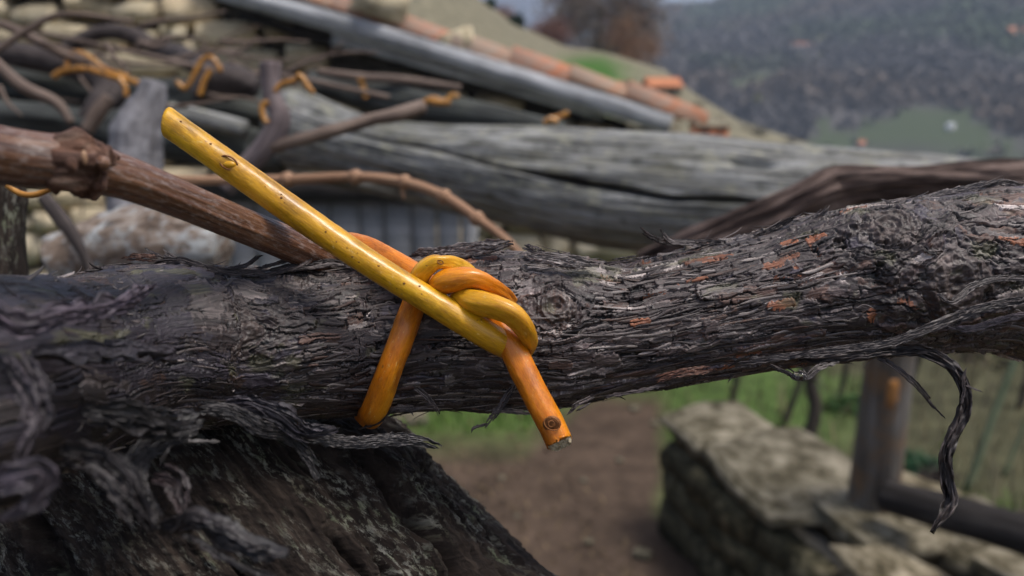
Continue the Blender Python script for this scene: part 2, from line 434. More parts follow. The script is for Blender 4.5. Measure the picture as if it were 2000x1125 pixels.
# ================================================================== TERRAIN
def _tab(a, xs, ys): return np.interp(a, xs, ys)
A1 = [-3.2, -1.4, -0.6, -0.2, -0.1, 0.0, 0.065, 0.11, 0.18, 0.215, 0.27, 0.37, 0.57, 0.8, 1.4, 3.2]
E1 = [0.0, 3.0, 9.0, 9.0, 8.0, 4.5, 3.0, 2.7, 1.6, 0.2, -1.6, -3.4, -5.0, -6.0, -3.0, 0.0]
A2 = [-3.2, -1.0, -0.1, 0.03, 0.08, 0.127, 0.16, 0.2, 0.235, 0.26, 0.32, 0.5, 0.8, 1.5, 3.2]
E2 = [5.0, 5.0, 3.0, 4.4, 5.7, 6.35, 6.08, 6.0, 6.25, 6.7, 7.6, 9.3, 9.5, 7.0, 5.0]
A3 = [-3.2, 0.0, 0.06, 0.1, 0.14, 0.3, 3.2]
E3 = [8.0, 8.0, 7.6, 6.0, 5.0, 5.0, 8.0]
RN = np.array([0.3, 7.5, 28.0, 120.0, 380.0, 600.0, 1000.0, 1400.0])
def terrain(x, y):
    r = np.hypot(x, y); a = np.arctan2(x, y)
    e1, e2, e3 = (np.deg2rad(_tab(a, *t)) for t in ((A1, E1), (A2, E2), (A3, E3)))
    H = 1.5
    Z = [0 * r, 0 * r, H + 28 * np.tan(e1), H + 120 * np.tan(np.minimum(e1, 0) - R_(5.5)), H + 380 * np.tan(e2),
         H + 600 * np.tan(e2 - R_(3)), H + 1000 * np.tan(e3), 0 * r]
    L = np.log(np.clip(r, 0.3, 1399)); LN = np.log(RN)
    z = np.zeros_like(r)
    for k in range(len(RN) - 1):
        t = np.clip((L - LN[k]) / (LN[k + 1] - LN[k]), 0, 1)
        if k in (1, 2, 5): t = t * t * (3 - 2 * t)
        if k == 3: t = (np.exp(LN[k] + t * (LN[k + 1] - LN[k])) - RN[k]) / (RN[k + 1] - RN[k]); t = t ** 0.8
        inside = (L >= LN[k]) & (L < LN[k + 1]) if k < len(RN) - 2 else (L >= LN[k])
        z = np.where(inside, Z[k] * (1 - t) + Z[k + 1] * t, z)
    p = np.stack([x, y, 0 * x], -1)
    amp = np.clip((r - 4) / 60, 0, 1)
    z = z + amp * (0.9 * fbm(p / 18, 3, 5) + np.clip(r / 250, 0, 2.2) * 4.0 * fbm(p / 110, 3, 9) * np.clip((350 - r) / 160, 0.08, 1))
    z = z + 0.018 * fbm(p / 0.35, 3, 3) * (r < 12)
    return z
def hit(px, py, r0=6.0, r1=3000.0):
    d = ray(px, py); hd = math.hypot(d[0], d[1])
    ts = np.exp(np.linspace(math.log(r0), math.log(r1), 3000)) / hd
    Q = EYE[None] + d[None] * ts[:, None]
    b = np.nonzero(Q[:, 2] <= terrain(Q[:, 0], Q[:, 1]))[0]
    return Q[b[0]] if len(b) else None

def inpoly(x, y, poly):
    ins = np.zeros(x.shape, bool); n = len(poly)
    for k in range(n):
        x0, y0 = poly[k]; x1, y1 = poly[(k + 1) % n]
        c_ = ((y0 > y) != (y1 > y)) & (x < (x1 - x0) * (y - y0) / (y1 - y0 + 1e-12) + x0)
        ins ^= c_
    return ins
def meadow(pts):
    out = []
    for (px, py) in pts:
        h_ = hit(px, py, 40, 500)
        if h_ is not None: out.append((h_[0], h_[1]))
    return out
MEADOWS = [meadow([(1560, 292), (1600, 264), (1690, 246), (1760, 216), (1830, 200), (1900, 226), (1935, 262), (1990, 292), (1800, 300)]),
           meadow([(1405, 170), (1470, 140), (1528, 136), (1520, 160), (1440, 182)]), meadow([(1575, 250), (1600, 235), (1618, 240), (1612, 262)])]
WALL_Z = 0.47
wa, wb = G(1300, 800, WALL_Z), G(1640, 1062, WALL_Z)      # path-side top edge of the low wall
w_dir = (wb - wa)[:2] / np.linalg.norm((wb - wa)[:2])
w_nrm = np.array([-w_dir[1], w_dir[0]])                    # towards the slope, away from the path
if w_nrm[0] < 0: w_nrm = -w_nrm
def pathmask(x, y):
    side = (x - wa[0]) * w_nrm[0] + (y - wa[1]) * w_nrm[1]          # > 0 beyond the wall
    n1 = fbm(np.stack([x, y, 0 * x], -1) / 0.8, 4, 21)
    lim = 3.5 + 0.75 * np.clip((x - 0.05) / 0.4, 0, 1)
    left_of_wall = np.maximum(np.clip((0.12 - side) / 0.1, 0, 1), np.clip((0.222 * y - x + 0.08 * n1) / 0.12, 0, 1))
    return np.clip((lim - y + 0.3 * n1) / 0.4, 0, 1) * left_of_wall
def cover(x, y, z):
    r = np.hypot(x, y); a = np.arctan2(x, y)
    p = np.stack([x, y, 0 * x], -1)
    n1 = fbm(p / 0.8, 4, 21); n2 = fbm(p / 70, 5, 33); n3 = fbm(p / 22, 4, 41)
    soil = np.array([0.066, 0.046, 0.033]); grass = np.array([0.062, 0.100, 0.026]); dry = np.array([0.16, 0.145, 0.098])
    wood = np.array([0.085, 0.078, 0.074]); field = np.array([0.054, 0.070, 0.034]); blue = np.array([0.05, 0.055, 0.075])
    side = (x - wa[0]) * w_nrm[0] + (y - wa[1]) * w_nrm[1]          # > 0 beyond the wall
    ispath = pathmask(x, y)
    c = grass * (1 - ispath[..., None]) + soil * ispath[..., None]
    rough = np.clip((side - 0.6 + 1.6 * n1) / 0.6, 0, 1) * 0.8 * (1 - ispath)       # brown litter on the slope behind the wall
    c = c * (1 - rough[..., None]) + np.array([0.062, 0.05, 0.034]) * rough[..., None]
    k = np.clip((r - 7) / 4, 0, 1)[..., None]
    c = c * (1 - k) + (dry * (1 + 0.3 * n3[..., None])) * k
    gp = np.clip(1.4 * np.exp(-(((a - 0.10) / 0.045) ** 2)) * np.clip(1.2 - np.abs(r - 17) / 5, 0, 1) + 0.4 * n1 - 0.2, 0, 1)
    c = c * (1 - gp[..., None]) + np.array([0.045, 0.105, 0.018]) * gp[..., None]
    k = np.clip((r - 45) / 50, 0, 1)[..., None]
    fm = np.zeros_like(r)
    for md in MEADOWS: fm = np.maximum(fm, inpoly(x + 4 * n3, y + 5 * n3, md) * 1.0)
    low_field = np.clip(1 - np.abs(a - 0.46 + 0.03 * n3) / 0.125, 0, 0.2) * 5 * np.clip((158 - r + 14 * n3) / 15, 0, 1) * np.clip((r - 60) / 30, 0, 1) * np.clip(0.8 + 1.6 * n2, 0.25, 1)
    fm = np.maximum(fm, low_field)[..., None]
    far = wood * (1 + 0.6 * n3[..., None]) * (1 - fm) + field * fm
    c = c * (1 - k) + far * k
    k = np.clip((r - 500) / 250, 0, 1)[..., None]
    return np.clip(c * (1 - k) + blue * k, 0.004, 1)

ang = np.unique(np.concatenate([np.linspace(-0.75, 0.75, 330), np.linspace(0.75, 2 * math.pi - 0.75, 90)]))[:-1]
rad = np.concatenate([np.linspace(0.25, 7, 110), np.exp(np.linspace(math.log(7.15), math.log(1400), 150))])
AA, RR = np.meshgrid(ang, rad)
GX, GY = RR * np.sin(AA), RR * np.cos(AA)
GZ = terrain(GX, GY)
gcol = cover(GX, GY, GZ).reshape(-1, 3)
na, nr = len(ang), len(rad)
V = np.stack([GX, GY, GZ], -1).reshape(-1, 3)
i = np.arange(nr - 1)[:, None] * na; j = np.arange(na)[None]; j2 = (j + 1) % na
F = np.stack([i + j, i + na + j, i + na + j2, i + j2], -1).reshape(-1, 4)
V = np.vstack([V, [[0, 0, 0]]]); gcol = np.vstack([gcol, gcol[:1]])
jj = np.arange(0, na - 1, 2)
F = np.vstack([F, np.stack([np.full_like(jj, len(V) - 1), jj, (jj + 1) % na, (jj + 2) % na], 1)])
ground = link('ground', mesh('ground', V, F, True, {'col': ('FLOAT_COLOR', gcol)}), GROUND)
tag(ground, 'brown path, grass slope and far valley sides', kind='structure')

# ------------------------------------------------------------------ haze
hz = bpy.data.materials.new('valley_haze'); hz.use_nodes = True
hz.node_tree.nodes.clear()
ho = hz.node_tree.nodes.new('ShaderNodeOutputMaterial'); hv = hz.node_tree.nodes.new('ShaderNodeVolumePrincipled')
hv.inputs['Color'].default_value = (0.66, 0.78, 0.96, 1); hv.inputs['Density'].default_value = 0.00125
hz.node_tree.links.new(hv.outputs[0], ho.inputs['Volume'])
_zl, _zh, _e = float(GZ.min()) - 1.0, float(GZ.max()) + 6.0, 1420.0
_V = np.array([[x, y, z] for z in (_zl, _zh) for (x, y) in ((-_e, -_e), (_e, -_e), (_e, _e), (-_e, _e))])
haze = link('haze', mesh('haze', _V, np.array([[0, 3, 2, 1], [4, 5, 6, 7], [0, 1, 5, 4], [1, 2, 6, 5], [2, 3, 7, 6], [3, 0, 4, 7]]), False), hz)
tag(haze, 'thin bluish valley haze', kind='stuff')

# ================================================================== FAR WOODS, SHRUBS, HOUSES
def clump(bag, c, size, col, n, seed, leaf, thin=1.0, squash=0.8):
    """n small leaf or twig faces spread through a lumpy crown."""
    rg = np.random.default_rng(seed)
    k = 7
    lob = rg.normal(size=(k, 3)) * 0.42
    w = rg.integers(0, k, n)
    q = lob[w] + rg.normal(size=(n, 3)) * 0.30
    q = q * np.array([size, size, size * squash]) * 0.75 + c
    d1 = rg.normal(size=(n, 3)); d1 /= np.linalg.norm(d1, axis=1)[:, None]
    d2 = np.cross(d1, rg.normal(size=(n, 3))); d2 /= np.linalg.norm(d2, axis=1)[:, None]
    l = leaf * rg.uniform(0.6, 1.4, (n, 1))
    a, b = d1 * l, d2 * l * thin
    V = np.stack([q - a - b, q + a - b * 0.6, q + a + b, q - a + b * 0.6], 1).reshape(-1, 3)
    F = np.arange(4 * n).reshape(-1, 4)
    cc = np.asarray(col)[None] * rg.uniform(0.7, 1.3, (n, 1)) * (1 + rg.normal(size=(n, 3)) * 0.06)
    bag.add(V, F, col=np.repeat(np.clip(cc, 0.003, 1), 4, 0))

wood = Bag()
rg = np.random.default_rng(5)
NT = 17000
ta = rg.uniform(0.05, 0.63, NT); tr = np.sqrt(rg.uniform(105 ** 2, 385 ** 2, NT))
tx, ty = tr * np.sin(ta), tr * np.cos(ta)
keep = ~((ta > 0.345) & (ta < 0.575) & (tr < 156 + 12 * fbm(np.stack([tx / 15, ty / 15, 0 * tx], -1), 2, 6)) & (rg.uniform(size=NT) < 0.90))
for md in MEADOWS: keep &= ~(inpoly(tx, ty, md) & (rg.uniform(size=NT) < 0.95))
tx, ty, tr = tx[keep], ty[keep], tr[keep]; NT = len(tx)
tz = terrain(tx, ty)
nz = [fbm(np.stack([tx / sc_ + k_ * 7.3, ty / sc_, 0 * tx + 3 + k_], -1), 3, 8 + k_)[:, None] for k_, sc_ in ((0, 42), (1, 30), (2, 55))]
tc_ = np.broadcast_to(np.array([0.098, 0.090, 0.088]), (NT, 3)).copy()
tc_ += np.clip(nz[0] * 2.8, 0, 1) * (np.array([0.125, 0.092, 0.066]) - tc_)
tc_ += np.clip(nz[1] * 2.8 - .1, 0, 1) * (np.array([0.070, 0.095, 0.050]) - tc_)
tc_ += np.clip(-nz[2] * 2.8 - .1, 0, 1) * (np.array([0.055, 0.054, 0.066]) - tc_)
tc_ *= rg.uniform(.85, 1.15, (NT, 1))
gorse = (rg.uniform(size=NT) < 0.006); tc_[gorse] = (0.17, 0.16, 0.03)
ts = rg.uniform(0.8, 2.3, NT)
NL = 13
q_ = rg.normal(size=(NT, NL, 3)) * 0.42 * ts[:, None, None] * np.array([1, 1, 0.9])
q_ += np.stack([tx, ty, tz + ts * 0.5], 1)[:, None]
q_ = q_.reshape(-1, 3); nq = len(q_)
d1 = rg.normal(size=(nq, 3)); d1 /= np.linalg.norm(d1, axis=1)[:, None]
d2 = np.cross(d1, rg.normal(size=(nq, 3))); d2 /= np.linalg.norm(d2, axis=1)[:, None]
l_ = np.repeat(ts, NL)[:, None] * rg.uniform(.22, .45, (nq, 1))
a_, b_2 = d1 * l_, d2 * l_ * 0.6
wood.add(np.stack([q_ - a_ - b_2, q_ + a_ - b_2 * .6, q_ + a_ + b_2, q_ - a_ + b_2 * .6], 1).reshape(-1, 3), np.arange(4 * nq).reshape(-1, 4), col=np.repeat(np.repeat(tc_, NL, 0) * rg.uniform(.8, 1.2, (nq, 1)), 4, 0))
tag(link('woodland', wood.mesh('woodland', False), LEAF), 'grey leafless woodland covering the far valley side', 'woodland', kind='stuff')

def shrub(name, label, px, py, r, size, col, n=1400, squash=0.85, group=None, leaf=0.05, thin=0.12, sink=0.0, cat='shrub'):
    d = ray(px, py); t = r / math.hypot(d[0], d[1]); p = EYE + d * t
    z0 = float(terrain(np.array([p[0]]), np.array([p[1]]))[0])
    o = thing(name, label, cat, group)
    b = Bag(); clump(b, p, size, col, n, int(px * 7 + py), size * leaf, thin, squash)
    link('crown', b.mesh('crown', False), LEAF, o)
    top = p + np.array([0, 0, size * 0.3])
    tube('trunk', [[p[0], p[1], z0 - 0.1], (np.array([p[0], p[1], z0]) + top) / 2 + [0.04 * size, 0, 0], top], [0.06 * size, 0.04 * size, 0.01 * size], TRUNKM, o, n=8, nseg=6)
    return o
shrub('bare_tree', 'broad leafless grey-brown tree on the ridge at the top edge of the picture', 1165, 48, 27, 2.1, (0.23, 0.19, 0.165), 9000, 1.1, leaf=0.06, cat='tree')
shrub('bare_shrub', 'rust-brown rounded shrub at the right end of the near hill', 1236, 112, 24, 0.95, (0.24, 0.14, 0.085), 6000, 1.05)
shrub('bare_shrub', 'dark reddish shrub left of the broad leafless tree', 1062, 66, 24, 0.9, (0.17, 0.09, 0.072), 5000, 0.8)
shrub('bare_shrub', 'small reddish shrub beside the blue ridge, furthest left of the shrubs', 985, 40, 24, 0.75, (0.20, 0.11, 0.085), 4000, 0.6)
shrub('evergreen_bush', 'small dark green bush on the dry grass slope', 1003, 42, 22, 0.26, (0.022, 0.04, 0.022), 900, 0.9, leaf=0.12, thin=0.5, cat='bush')
shrub('evergreen_bush', 'tiny dark green tree standing on the slope at the top edge', 955, 8, 22, 0.22, (0.022, 0.05, 0.028), 900, 1.2, leaf=0.12, thin=0.5, cat='bush')
shrub('bare_shrub', 'olive-brown shrub between the green patch and the rust-brown shrub', 1170, 108, 23, 0.5, (0.075, 0.066, 0.045), 4000, 0.8)

for (px, py, r, sz, colr, lab) in ((1335, 205, 20, .42, (.11, .095, .065), 'olive scrub just right of the orange-roofed low house'), (1405, 240, 20, .45, (.075, .065, .05), 'dark scrub behind the reddish shed'),
        (1470, 262, 22, .42, (.055, .052, .05), 'dark scrub at the foot of the near hill, right of the shed'), (1545, 280, 24, .36, (.06, .058, .06), 'low dark scrub nearest the green field above the log'), (900, 20, 22, .5, (.15, .135, .09), 'dry olive scrub on the grass slope behind the roof'), (830, 30, 22, .5, (.14, .13, .09), 'dry scrub on the slope furthest left behind the roof tiles')):
    shrub('bare_shrub', lab, px, py, r, sz, colr, 2500, 0.55)
def box(name, c, s, mat, parent, rot=0.0):
    x, y, z = s[0] / 2, s[1] / 2, s[2] / 2
    V = np.array([[-x, -y, -z], [x, -y, -z], [x, y, -z], [-x, y, -z], [-x, -y, z], [x, -y, z], [x, y, z], [-x, y, z]])
    F = np.array([[0, 3, 2, 1], [4, 5, 6, 7], [0, 1, 5, 4], [1, 2, 6, 5], [2, 3, 7, 6], [3, 0, 4, 7]])
    cr, sr = math.cos(rot), math.sin(rot)
    V = V @ np.array([[cr, sr, 0], [-sr, cr, 0], [0, 0, 1]]) + np.asarray(c)
    g = (V - V.mean(0)) * 1000
    return link(name, mesh(name, V, F, False, {'grain': ('FLOAT_VECTOR', g)}), mat, parent)
def house(label, px, py, wpx, hpx, wall, roof, pitch=0.35, rot=0.2, name='farmhouse', r=None):
    if r is None:
        p = hit(px, py + hpx * 0.5, 40, 3000)
        r = float(np.hypot(p[0], p[1]))
    dd = ray(px, py); t = r / math.hypot(dd[0], dd[1]); p = EYE + dd * t
    w, h = wpx * t / FPX, hpx * t / FPX; d = w * 0.8
    z0 = float(terrain(np.array([p[0]]), np.array([p[1]]))[0])
    zb = min(z0 - 0.5, p[2] - h / 2)
    o = thing(name, label, 'house')
    z1 = p[2] + h / 2
    box('wall', (p[0], p[1], (zb + z1) / 2), (w, d, z1 - zb), wall, o, rot)
    cr, sr = math.cos(rot), math.sin(rot)
    rh = d / 2 * pitch * 2
    ov = 0.05 * w
    L = np.array([[-w / 2 - ov, -d / 2 - ov, 0], [w / 2 + ov, -d / 2 - ov, 0], [w / 2 + ov, 0, rh], [-w / 2 - ov, 0, rh], [-w / 2 - ov, d / 2 + ov, 0], [w / 2 + ov, d / 2 + ov, 0]])
    L = np.vstack([L, L + [0, 0, 0.03 * w]]) @ np.array([[cr, sr, 0], [-sr, cr, 0], [0, 0, 1]]) + [p[0], p[1], z1 + 0.003]
    F = [(0, 3, 2, 1), (3, 4, 5, 2), (6, 7, 8, 9), (9, 8, 11, 10), (0, 1, 7, 6), (4, 10, 11, 5), (0, 6, 9, 3), (3, 9, 10, 4), (1, 2, 8, 7), (2, 5, 11, 8)]
    link('roof', mesh('roof', L, F, False), roof, o)
    for k in (-1, 1):
        c = np.array([k * w * 0.25, -d / 2 - 0.02, 0]) @ np.array([[cr, sr, 0], [-sr, cr, 0], [0, 0, 1]])
        box('window', (p[0] + c[0], p[1] + c[1], z1 - h * 0.45), (w * 0.13, 0.06, h * 0.28), WINDOW, o, rot)
    return o
house('pale pinkish house alone among the trees of the far hillside', 1562, 98, 36, 20, RENDER, OROOF, 0.10)
house('small white house high on the far hillside below the ridge', 1238, 42, 24, 12, WHITE, WHITE, 0.15)
house('orange-roofed house at the right edge of the far hillside', 1982, 72, 34, 8, RENDER, OROOF, 0.5)
house('tiny orange-roofed hut peeping over the grey log', 1680, 284, 18, 6, RENDER, OROOF, 0.5, name='hut')
house('tiny made-up white hut standing in for out-of-focus highlights above the grey log', 1856, 248, 13, 12, WHITE, WHITE, 0.15, name='hut')  # added white shape, stands in for blurred bright glints
house('low house with an orange tiled roof beyond the end of the stone house', 1292, 178, 64, 12, MOSSROOF, OROOF, 0.35, rot=0.15, name='low_house', r=11.0)
house('reddish shed with a mossy roof low beside the end of the verge board', 1385, 254, 62, 14, OROOF, MOSSROOF, 0.25, rot=0.1, name='low_shed', r=9.0)

# ================================================================== STONE HOUSE (gable wall, verge board, tiles)
HY = 4.6
def stone_meshes(n, seed):
    out = []
    rg = np.random.default_rng(seed)
    base = [(x, y, z) for x in (-1, 0, 1) for y in (-1, 0, 1) for z in (-1, 0, 1) if (x, y, z) != (0, 0, 0)]
    idx = {c: k for k, c in enumerate(base)}
    F = []
    for ax in range(3):
        for sgn in (-1, 1):
            o1, o2 = [a for a in range(3) if a != ax]
            for u in (-1, 0):
                for v in (-1, 0):
                    q = []
                    for (du, dv) in ((0, 0), (1, 0), (1, 1), (0, 1)):
                        c = [0, 0, 0]; c[ax] = sgn; c[o1] = u + du; c[o2] = v + dv
                        q.append(idx[tuple(c)])
                    if (sgn > 0) == (ax == 1): q = q[::-1]
                    F.append(q)
    B = np.array(base, float)
    for k in range(n):
        nn = np.abs(B).sum(1)
        s = np.where(nn == 3, 0.93, np.where(nn == 2, 0.98, 1.0))
        V = (B * s[:, None] + rg.normal(size=B.shape) * 0.10) * 0.5
        out.append(mesh('stone', V, np.array(F), True))
    return out
house_o = thing('stone_house', 'old rubble stone house with a tiled roof and grey verge board, top left', 'house')
def verge_y(px):                               # pixel line under the verge board
    return np.interp(px, [300, 560, 640, 760, 1000, 1310, 1400], [-75, 40, 75, 118, 185, 268, 292])
backx0, backx1 = PY(-250, 300, HY)[0], PY(1300, 300, HY)[0]
poly = [PY(-250, -300, HY + 0.06), PY(300, -80, HY + 0.06), PY(560, 36, HY + 0.06), PY(1000, 182, HY + 0.06), PY(1300, 262, HY + 0.06)]
zb = -0.1
Vb = [(p[0], p[1], p[2]) for p in poly] + [(backx1, HY + 0.06, zb), (poly[0][0], HY + 0.06, zb)]
nb = len(Vb)
Vb = Vb + [(x, y + 2.4, z) for x, y, z in Vb]
Fb = [tuple(range(nb)), tuple(range(2 * nb - 1, nb - 1, -1))] + [(k, k + nb, (k + 1) % nb + nb, (k + 1) % nb) for k in range(nb)]
link('wall', mesh('wall', np.array(Vb), Fb, False), MORTAR, house_o)
SM = stone_meshes(14, 3)
for me_ in SM: me_.materials.append(STONE)
rg = np.random.default_rng(8)
count = 0
py = -40.0
while py < 640:
    rowh = rg.uniform(34, 60)
    px = -120.0 + rg.uniform(-60, 0)
    while px < 1300:
        wpx = rg.uniform(50, 150)
        cx, cy = px + wpx / 2, py + rowh / 2 + rg.uniform(-10, 10)
        if cy - rowh * 0.5 > verge_y(px + wpx) - 14:
            if (py < 330 or cx < 250 or cx > 880) and count < 285:
                p = PY(cx, cy, HY); k = HY / (ray(cx, cy)[1]) / FPX
                o = link('stone', SM[int(rg.integers(14))], None, house_o)
                o.location = (p[0], HY + rg.uniform(-0.01, 0.03), p[2])
                o.scale = ((wpx - rg.uniform(4, 12)) * k, 0.26, (rowh - rg.uniform(0, 9)) * k * rg.choice([0.8, 1.0, 1.1, 1.35]))
                o.rotation_euler = (rg.uniform(-.08, .08), rg.uniform(-.07, .07), rg.uniform(-.12, .12))
                count += 1
        px += wpx
    py += rowh
def prism_between(name, a, b, thick, depth, mat, parent, bend=0.0):
    """board from a to b on the gable plane, thick tall, depth forward-back."""
    a, b = np.asarray(a), np.asarray(b)
    C = np.array([a + (b - a) * t + np.array([0, 0, bend * math.sin(math.pi * t)]) for t in np.linspace(0, 1, 14)])
    d = (b - a) / np.linalg.norm(b - a); up = np.cross(np.array([0, -1.0, 0]), d); up = up if up[2] > 0 else -up
    V, g = [], []
    for k, c in enumerate(C):
        for (u, f) in ((-.5, -.5), (-.5, .5), (.5, .5), (.5, -.5)):
            V.append(c + up * u * thick + np.array([0, f * depth, 0])); g.append((k * 120.0, u * thick * 1000, f * depth * 1000))
    i = np.arange(13)[:, None] * 4; j = np.arange(4)[None]; j2 = (j + 1) % 4
    F = np.vstack([np.stack([i + j, i + j2, i + 4 + j2, i + 4 + j], -1).reshape(-1, 4), [[3, 2, 1, 0], [52, 53, 54, 55]]])
    return link(name, mesh(name, np.array(V), F, False, {'grain': ('FLOAT_VECTOR', g)}), mat, parent)
VY = HY - 0.28
prism_between('verge_board', PY(430, -20, VY), PY(1308, 244, VY), 0.098, 0.06, VERGE, house_o, 0.012)
prism_between('verge_board', PY(650, 74, VY + 0.03), PY(1180, 224, VY + 0.04), 0.068, 0.04, VERGE, house_o, 0.01)
prism_between('rafter', PY(470, 30, VY + 0.12), PY(1220, 247, VY + 0.12), 0.05, 0.06, RAIL, house_o)
ra, rb = PY(400, -58, VY), PY(1318, 212, VY)
prism_between('roof', ra + np.array([-.3, 1.40, 0.04]), rb + np.array([0, 1.40, -0.05]), 0.05, 2.5, MORTAR, house_o)
nst, r0, Lt = 9, 0.10, 0.46                   # barrel tile
Vt = []
for s in (0, 1):
    for q in range(nst + 1):
        th = math.pi * q / nst; rr = r0 * (1 - 0.14 * s)
        Vt += [(s * Lt, math.cos(th) * rr, math.sin(th) * rr * 0.8), (s * Lt, math.cos(th) * (rr - 0.014), math.sin(th) * (rr - 0.014) * 0.8)]
Ft = []
W2 = 2 * (nst + 1)
for q in range(nst):
    a = 2 * q
    Ft += [(a, a + 2, W2 + a + 2, W2 + a), (a + 1, W2 + a + 1, W2 + a + 3, a + 3), (a, a + 1, a + 3, a + 2), (W2 + a, W2 + a + 2, W2 + a + 3, W2 + a + 1)]
tile_me = mesh('roof_tile', np.array(Vt), Ft, True); tile_me.materials.append(TILE)
sl = math.atan2(rb[2] - ra[2], rb[0] - ra[0]); Lr = np.linalg.norm(rb - ra)
rg = np.random.default_rng(19)
for row in range(9):
    for k in range(int(Lr / 0.32) + 1):
        t = k * 0.32 / Lr
        p = ra + (rb - ra) * t
        o = link('roof_tile', tile_me, None, house_o)
        o.location = (p[0], VY + 0.115 + row * 0.22 + rg.uniform(-.02, .02), p[2] + rg.uniform(-0.004, 0.014))
        o.rotation_euler = (rg.uniform(-.1, .1), -sl + rg.uniform(-0.05, 0.03) + 0.05, rg.uniform(-.06, .06))
for (px, py, s) in ((896, 84, 0.17), (745, 6, 0.27)):   # stones weighing the tiles down
    o = link('stone', SM[int(rg.integers(14))], None, house_o); p = PY(px, py, VY + 0.1)
    o.location = p; o.scale = (s, s, s * 0.65); o.rotation_euler = (0, 0.3, rg.uniform(0, 3))

# grey board shed wall
shed = thing('board_fence', 'fence of upright grey boards under the grey log', 'fence')
xs = [378, 440, 492, 545, 590, 642, 700, 748, 802, 852, 898, 935]
for a, b in zip(xs[:-1], xs[1:]):
    y = 4.22 + random.uniform(-0.012, 0.012)
    p0, p1 = PY(a + 1.5, 360 + random.uniform(-6, 6), y), PY(b - 1.5, 360, y)
    box('board', ((p0[0] + p1[0]) / 2, y, (p0[2] - 0.02) / 2), (p1[0] - p0[0] - 0.005, 0.025, p0[2] + 0.02), BOARD, shed)
p0, p1 = PY(360, 372, 4.17), PY(940, 372, 4.17)
box('rail', ((p0[0] + p1[0]) / 2, 4.16, p0[2]), (p1[0] - p0[0], 0.07, 0.11), RAIL, shed)

# ================================================================== LOW STONE WALL, POST, RAIL, SAPLINGS, GRASS
lw = thing('low_stone_wall', 'mossy dry stone wall with flat cap stones along the brown path', 'wall')
LM = stone_meshes(10, 77)
for me_ in LM: me_.materials.append(WSTONE)
MM_ = stone_meshes(10, 177)
for me_ in MM_: me_.materials.append(MSTONE)
rg = np.random.default_rng(14)
ang_w = math.atan2(w_dir[1], w_dir[0])
LW, TH_W = 2.1, 0.30
core_c = wa[:2] + w_dir * LW / 2 + w_nrm * TH_W / 2
box('core', (core_c[0], core_c[1], 0.19), (LW - 0.08, TH_W - 0.1, 0.40), MORTAR, lw, ang_w)
def wstone(along, depth, z, sx, sy, sz, cap=False):
    c = wa[:2] + w_dir * along + w_nrm * depth
    o = link('stone', (LM if cap else MM_)[int(rg.integers(10))], None, lw)
    o.location = (c[0], c[1], z); o.scale = (sx, sy, sz)
    o.rotation_euler = (rg.uniform(-.07, .07), rg.uniform(-.07, .07), ang_w + rg.uniform(-.12, .12))
z = 0.0
for rowh in (0.14, 0.12, 0.11):
    for face in (0, 1):
        al = 0.0
        while al < LW:
            w = rg.uniform(0.11, 0.26)
            wstone(al + w / 2, 0.07 if face == 0 else TH_W - 0.07, z + rowh / 2, w * 0.97, 0.16 + rg.uniform(-.02, .04), rowh * rg.uniform(0.95, 1.15)); al += w
    wstone(0.06, TH_W / 2, z + rowh / 2, 0.16, 0.2, rowh)
    z += rowh
al = -0.02
for w, d, s2 in ((0.30, 0.15, 0.32), (0.42, 0.15, 0.36), (0.28, 0.19, 0.24), (0.24, 0.05, 0.16), (0.30, 0.15, 0.30), (0.22, 0.08, 0.18), (0.4, 0.15, 0.3)):
    wstone(al + w / 2, d, WALL_Z - 0.045 + rg.uniform(-.006, .008), w * 1.04, s2, 0.085, True); al += w * 0.93

for (al, d, sx, sy, zz, cap) in ((0.66, .36, .30, .20, .42, 1), (0.92, .40, .32, .26, .40, 1), (1.20, .42, .34, .30, .41, 1), (0.98, .62, .34, .22, .36, 0), (1.30, .70, .38, .28, .36, 1), (1.52, .44, .32, .32, .40, 1), (1.62, .74, .34, .3, .35, 0)):
    wstone(al, d, zz, sx, sy, 0.10, bool(cap)); wstone(al + .03, d + .02, zz - .12, sx * .95, sy * .95, 0.15); wstone(al - .02, d, zz - .27, sx * 1.05, sy * 1.05, 0.18)
post = thing('fence_post', 'weathered round wooden post with an orange patch standing at the low stone wall', 'post')
pb = G(1702, 1020, WALL_Z - 0.06); pt = EYE + ray(1752, 560) * 1.92
tube('shaft', [pb, pb + (pt - pb) * 0.33, pb + (pt - pb) * 0.66, pt], [0.064, 0.060, 0.058, 0.056], POSTW, post, n=40, nseg=24, rough=0.008, rough_scale=20, seed=4, stretch=0.1)
_d = (pb + (pt - pb) * 0.62) - EYE; pc = EYE + ray(1735, 765) * 1.86
bpat = Bag(); Vp, Fp, gp = tube_arrays(smooth_path(np.column_stack([[pc + [0, -0.018, -0.035], pc + [0, -0.02, 0], pc + [0, -0.018, 0.035]], [0.004, 0.016, 0.005]]), 10)[:, :3], np.array([.009, .013, .012, .016, .013, .015, .012, .014, .012, .008]), np.full(10, 0.006), 10)
bpat.add(Vp, Fp, grain=gp)
m = Mat('rust_patch', 0.9); m.base(m.ramp(m.noise(m.obj(), 60, 4), [(0.35, (0.12, 0.07, 0.04)), (0.6, (0.30, 0.13, 0.03))]))
link('patch', bpat.mesh('patch'), m.m, post)
post2 = thing('fence_post', 'thin dark stake leaning directly behind the round wooden post', 'post')
tube('shaft', [G(1790, 990, 0.2) + [0, 0.25, 0], EYE + ray(1800, 640) * 2.3], [0.025, 0.02], RAIL, post2, n=12, nseg=8)
